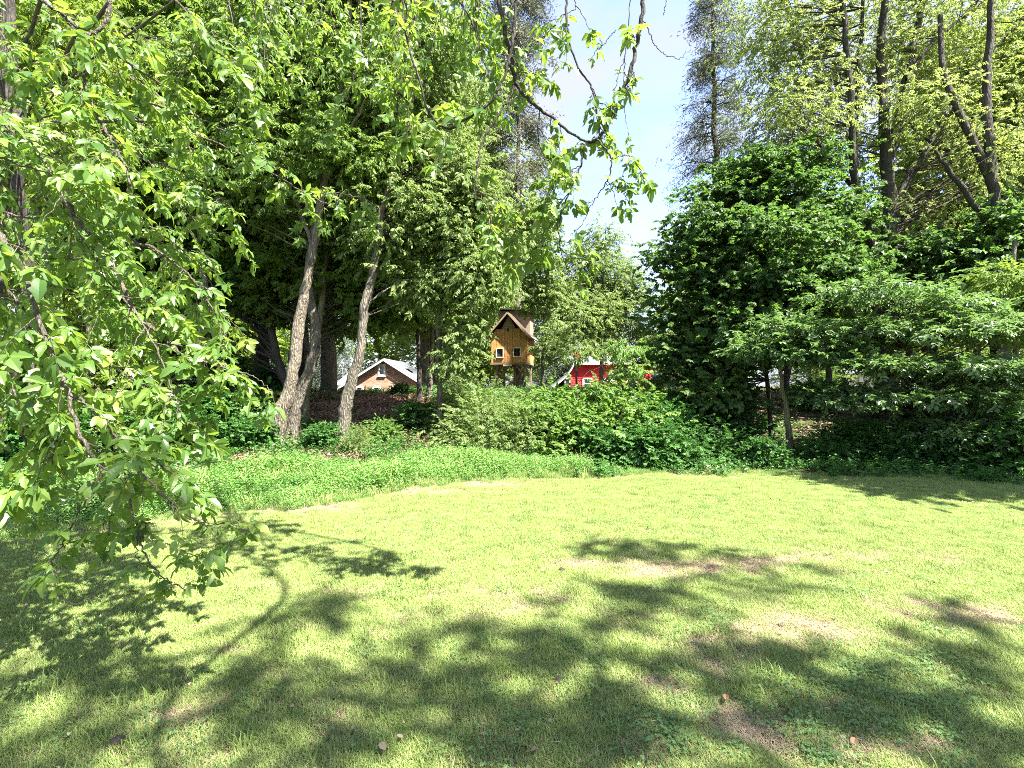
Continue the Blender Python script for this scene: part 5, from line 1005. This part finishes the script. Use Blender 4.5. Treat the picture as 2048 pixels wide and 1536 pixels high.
# ------------------------------------------------------------ small things on the lawn
def small_things():
    rng = np.random.default_rng(66); M1 = solid('dry_leaf_brown', (.24, .13, .07), .8, .3, 20); M2 = solid('dry_leaf_pale', (.27, .22, .15), .8, .3, 20); M3 = solid('dark_soil_clod', (.04, .03, .02), .95, .4, 30)
    for px, py, m, sz, lab in [(1565, 1256, M2, .06, 'pale curled leaf on the brown thatch patch right of centre'), (1452, 1410, M1, .07, 'dark curled dead leaf at the top of the bare soil spot'), (1875, 1268, M2, .05, 'pale strip of bark below the right thatch patch'), (1708, 1500, M1, .07, 'brown dead leaf near the bottom right corner'),
                           (1208, 1447, M1, .05, 'small pinkish dead leaf low in the centre'), (765, 1512, M2, .08, 'folded pale dead leaf at the bottom edge left of centre'), (832, 1304, M1, .05, 'brown leaf bit in the shade left of centre'), (1655, 1432, M2, .03, 'tiny pale petal in the clover at the right'), (1035, 1476, M2, .03, 'tiny white petal near the bottom centre'), (800, 1490, M2, .05, 'short pale bark flake beside the folded dead leaf')]:
        p = P(px, py, CZ*F/(py-HY)); r = rng.uniform(0, 6.28); n = 6; xs = np.linspace(-1, 1, n); w = np.sqrt(np.maximum(0, 1-xs**2))*.5+.03; V = []
        for x, ww in zip(xs, w):
            for s in (-1, 0, 1): V.append((x, s*ww, .35*abs(s)*ww*2+.25*x*x))
        V = np.array(V)*sz*.36; c, s_ = math.cos(r), math.sin(r); V = V@np.array([[c, s_, 0], [-s_, c, 0], [0, 0, 1]]); i = np.arange(n-1)[:, None]*3
        Fq = np.concatenate([i+[0, 1, 4, 3], i+[1, 2, 5, 4]]); o = link('fallen_leaf', mesh_np('fallen_leaf', V, Fq, m)); o.location = (p[0], p[1], .035); tag(o, lab, 'dead leaf', 'dead leaves on the lawn')
    for px, py, sz, lab in [(1123, 1142, .035, 'dark clod of soil at the edge of the centre shade'), (1118, 1366, .04, 'dark clod of soil in the shade low in the centre'), (235, 1488, .04, 'dark clod in the deep shade at the lower left')]:
        p = P(px, py, CZ*F/(py-HY)); a = np.linspace(0, np.pi, 7); V = []
        for t in a:
            for k in range(8): q = k/8*6.283; rr = math.sin(t)*(1+.25*rng.normal()); V.append((rr*math.cos(q), rr*math.sin(q), math.cos(t)*.7))
        V = np.array(V)*sz*.6; Fq = [[i*8+j, i*8+(j+1) % 8, (i+1)*8+(j+1) % 8, (i+1)*8+j] for i in range(6) for j in range(8)]
        o = link('soil_clod', mesh_np('soil_clod', V, np.array(Fq), M3)); o.location = (p[0], p[1], .018); tag(o, lab, 'clod', 'clods on the lawn')
small_things()
def lawn_litter():
    rng = np.random.default_rng(67); n = 2400; y = np.sqrt(rng.uniform(1.2**2, 8**2, n)); x = rng.uniform(-1.1, 1.1, n)*y; k = y < yb(x); x, y = x[k], y[k]; n = len(x); a = rng.uniform(0, 6.28, n)
    D = np.stack([np.cos(a), np.sin(a), rng.normal(size=n)*.35], 1); S = np.stack([-np.sin(a), np.cos(a), rng.normal(size=n)*.5], 1); D /= np.linalg.norm(D, axis=1)[:, None]; tw_ = rng.uniform(size=n) < .35
    V, Fq = leaflets(np.stack([x, y, rng.uniform(.018, .036, n)], 1), D, S, np.cross(D, S), np.where(tw_, rng.uniform(.03, .11, n), rng.uniform(.01, .035, n)), np.where(tw_, .003, rng.uniform(.008, .024, n)), .3, .3)
    LT_ = leaf_mat('lawn_litter_bits', [(.0, (.05, .03, .02)), (.5, (.2, .13, .08)), (1, (.5, .42, .3))], (.2, .14, .08), .12, nscale=20)
    tag(link('lawn_litter', mesh_np('lawn_litter', V, Fq, LT_, var=rng.uniform(0, 1, n))), 'small brown leaf bits and twigs scattered over the mown lawn', 'litter', kind='stuff')
lawn_litter()
print('foliage tris', TRIS[0])
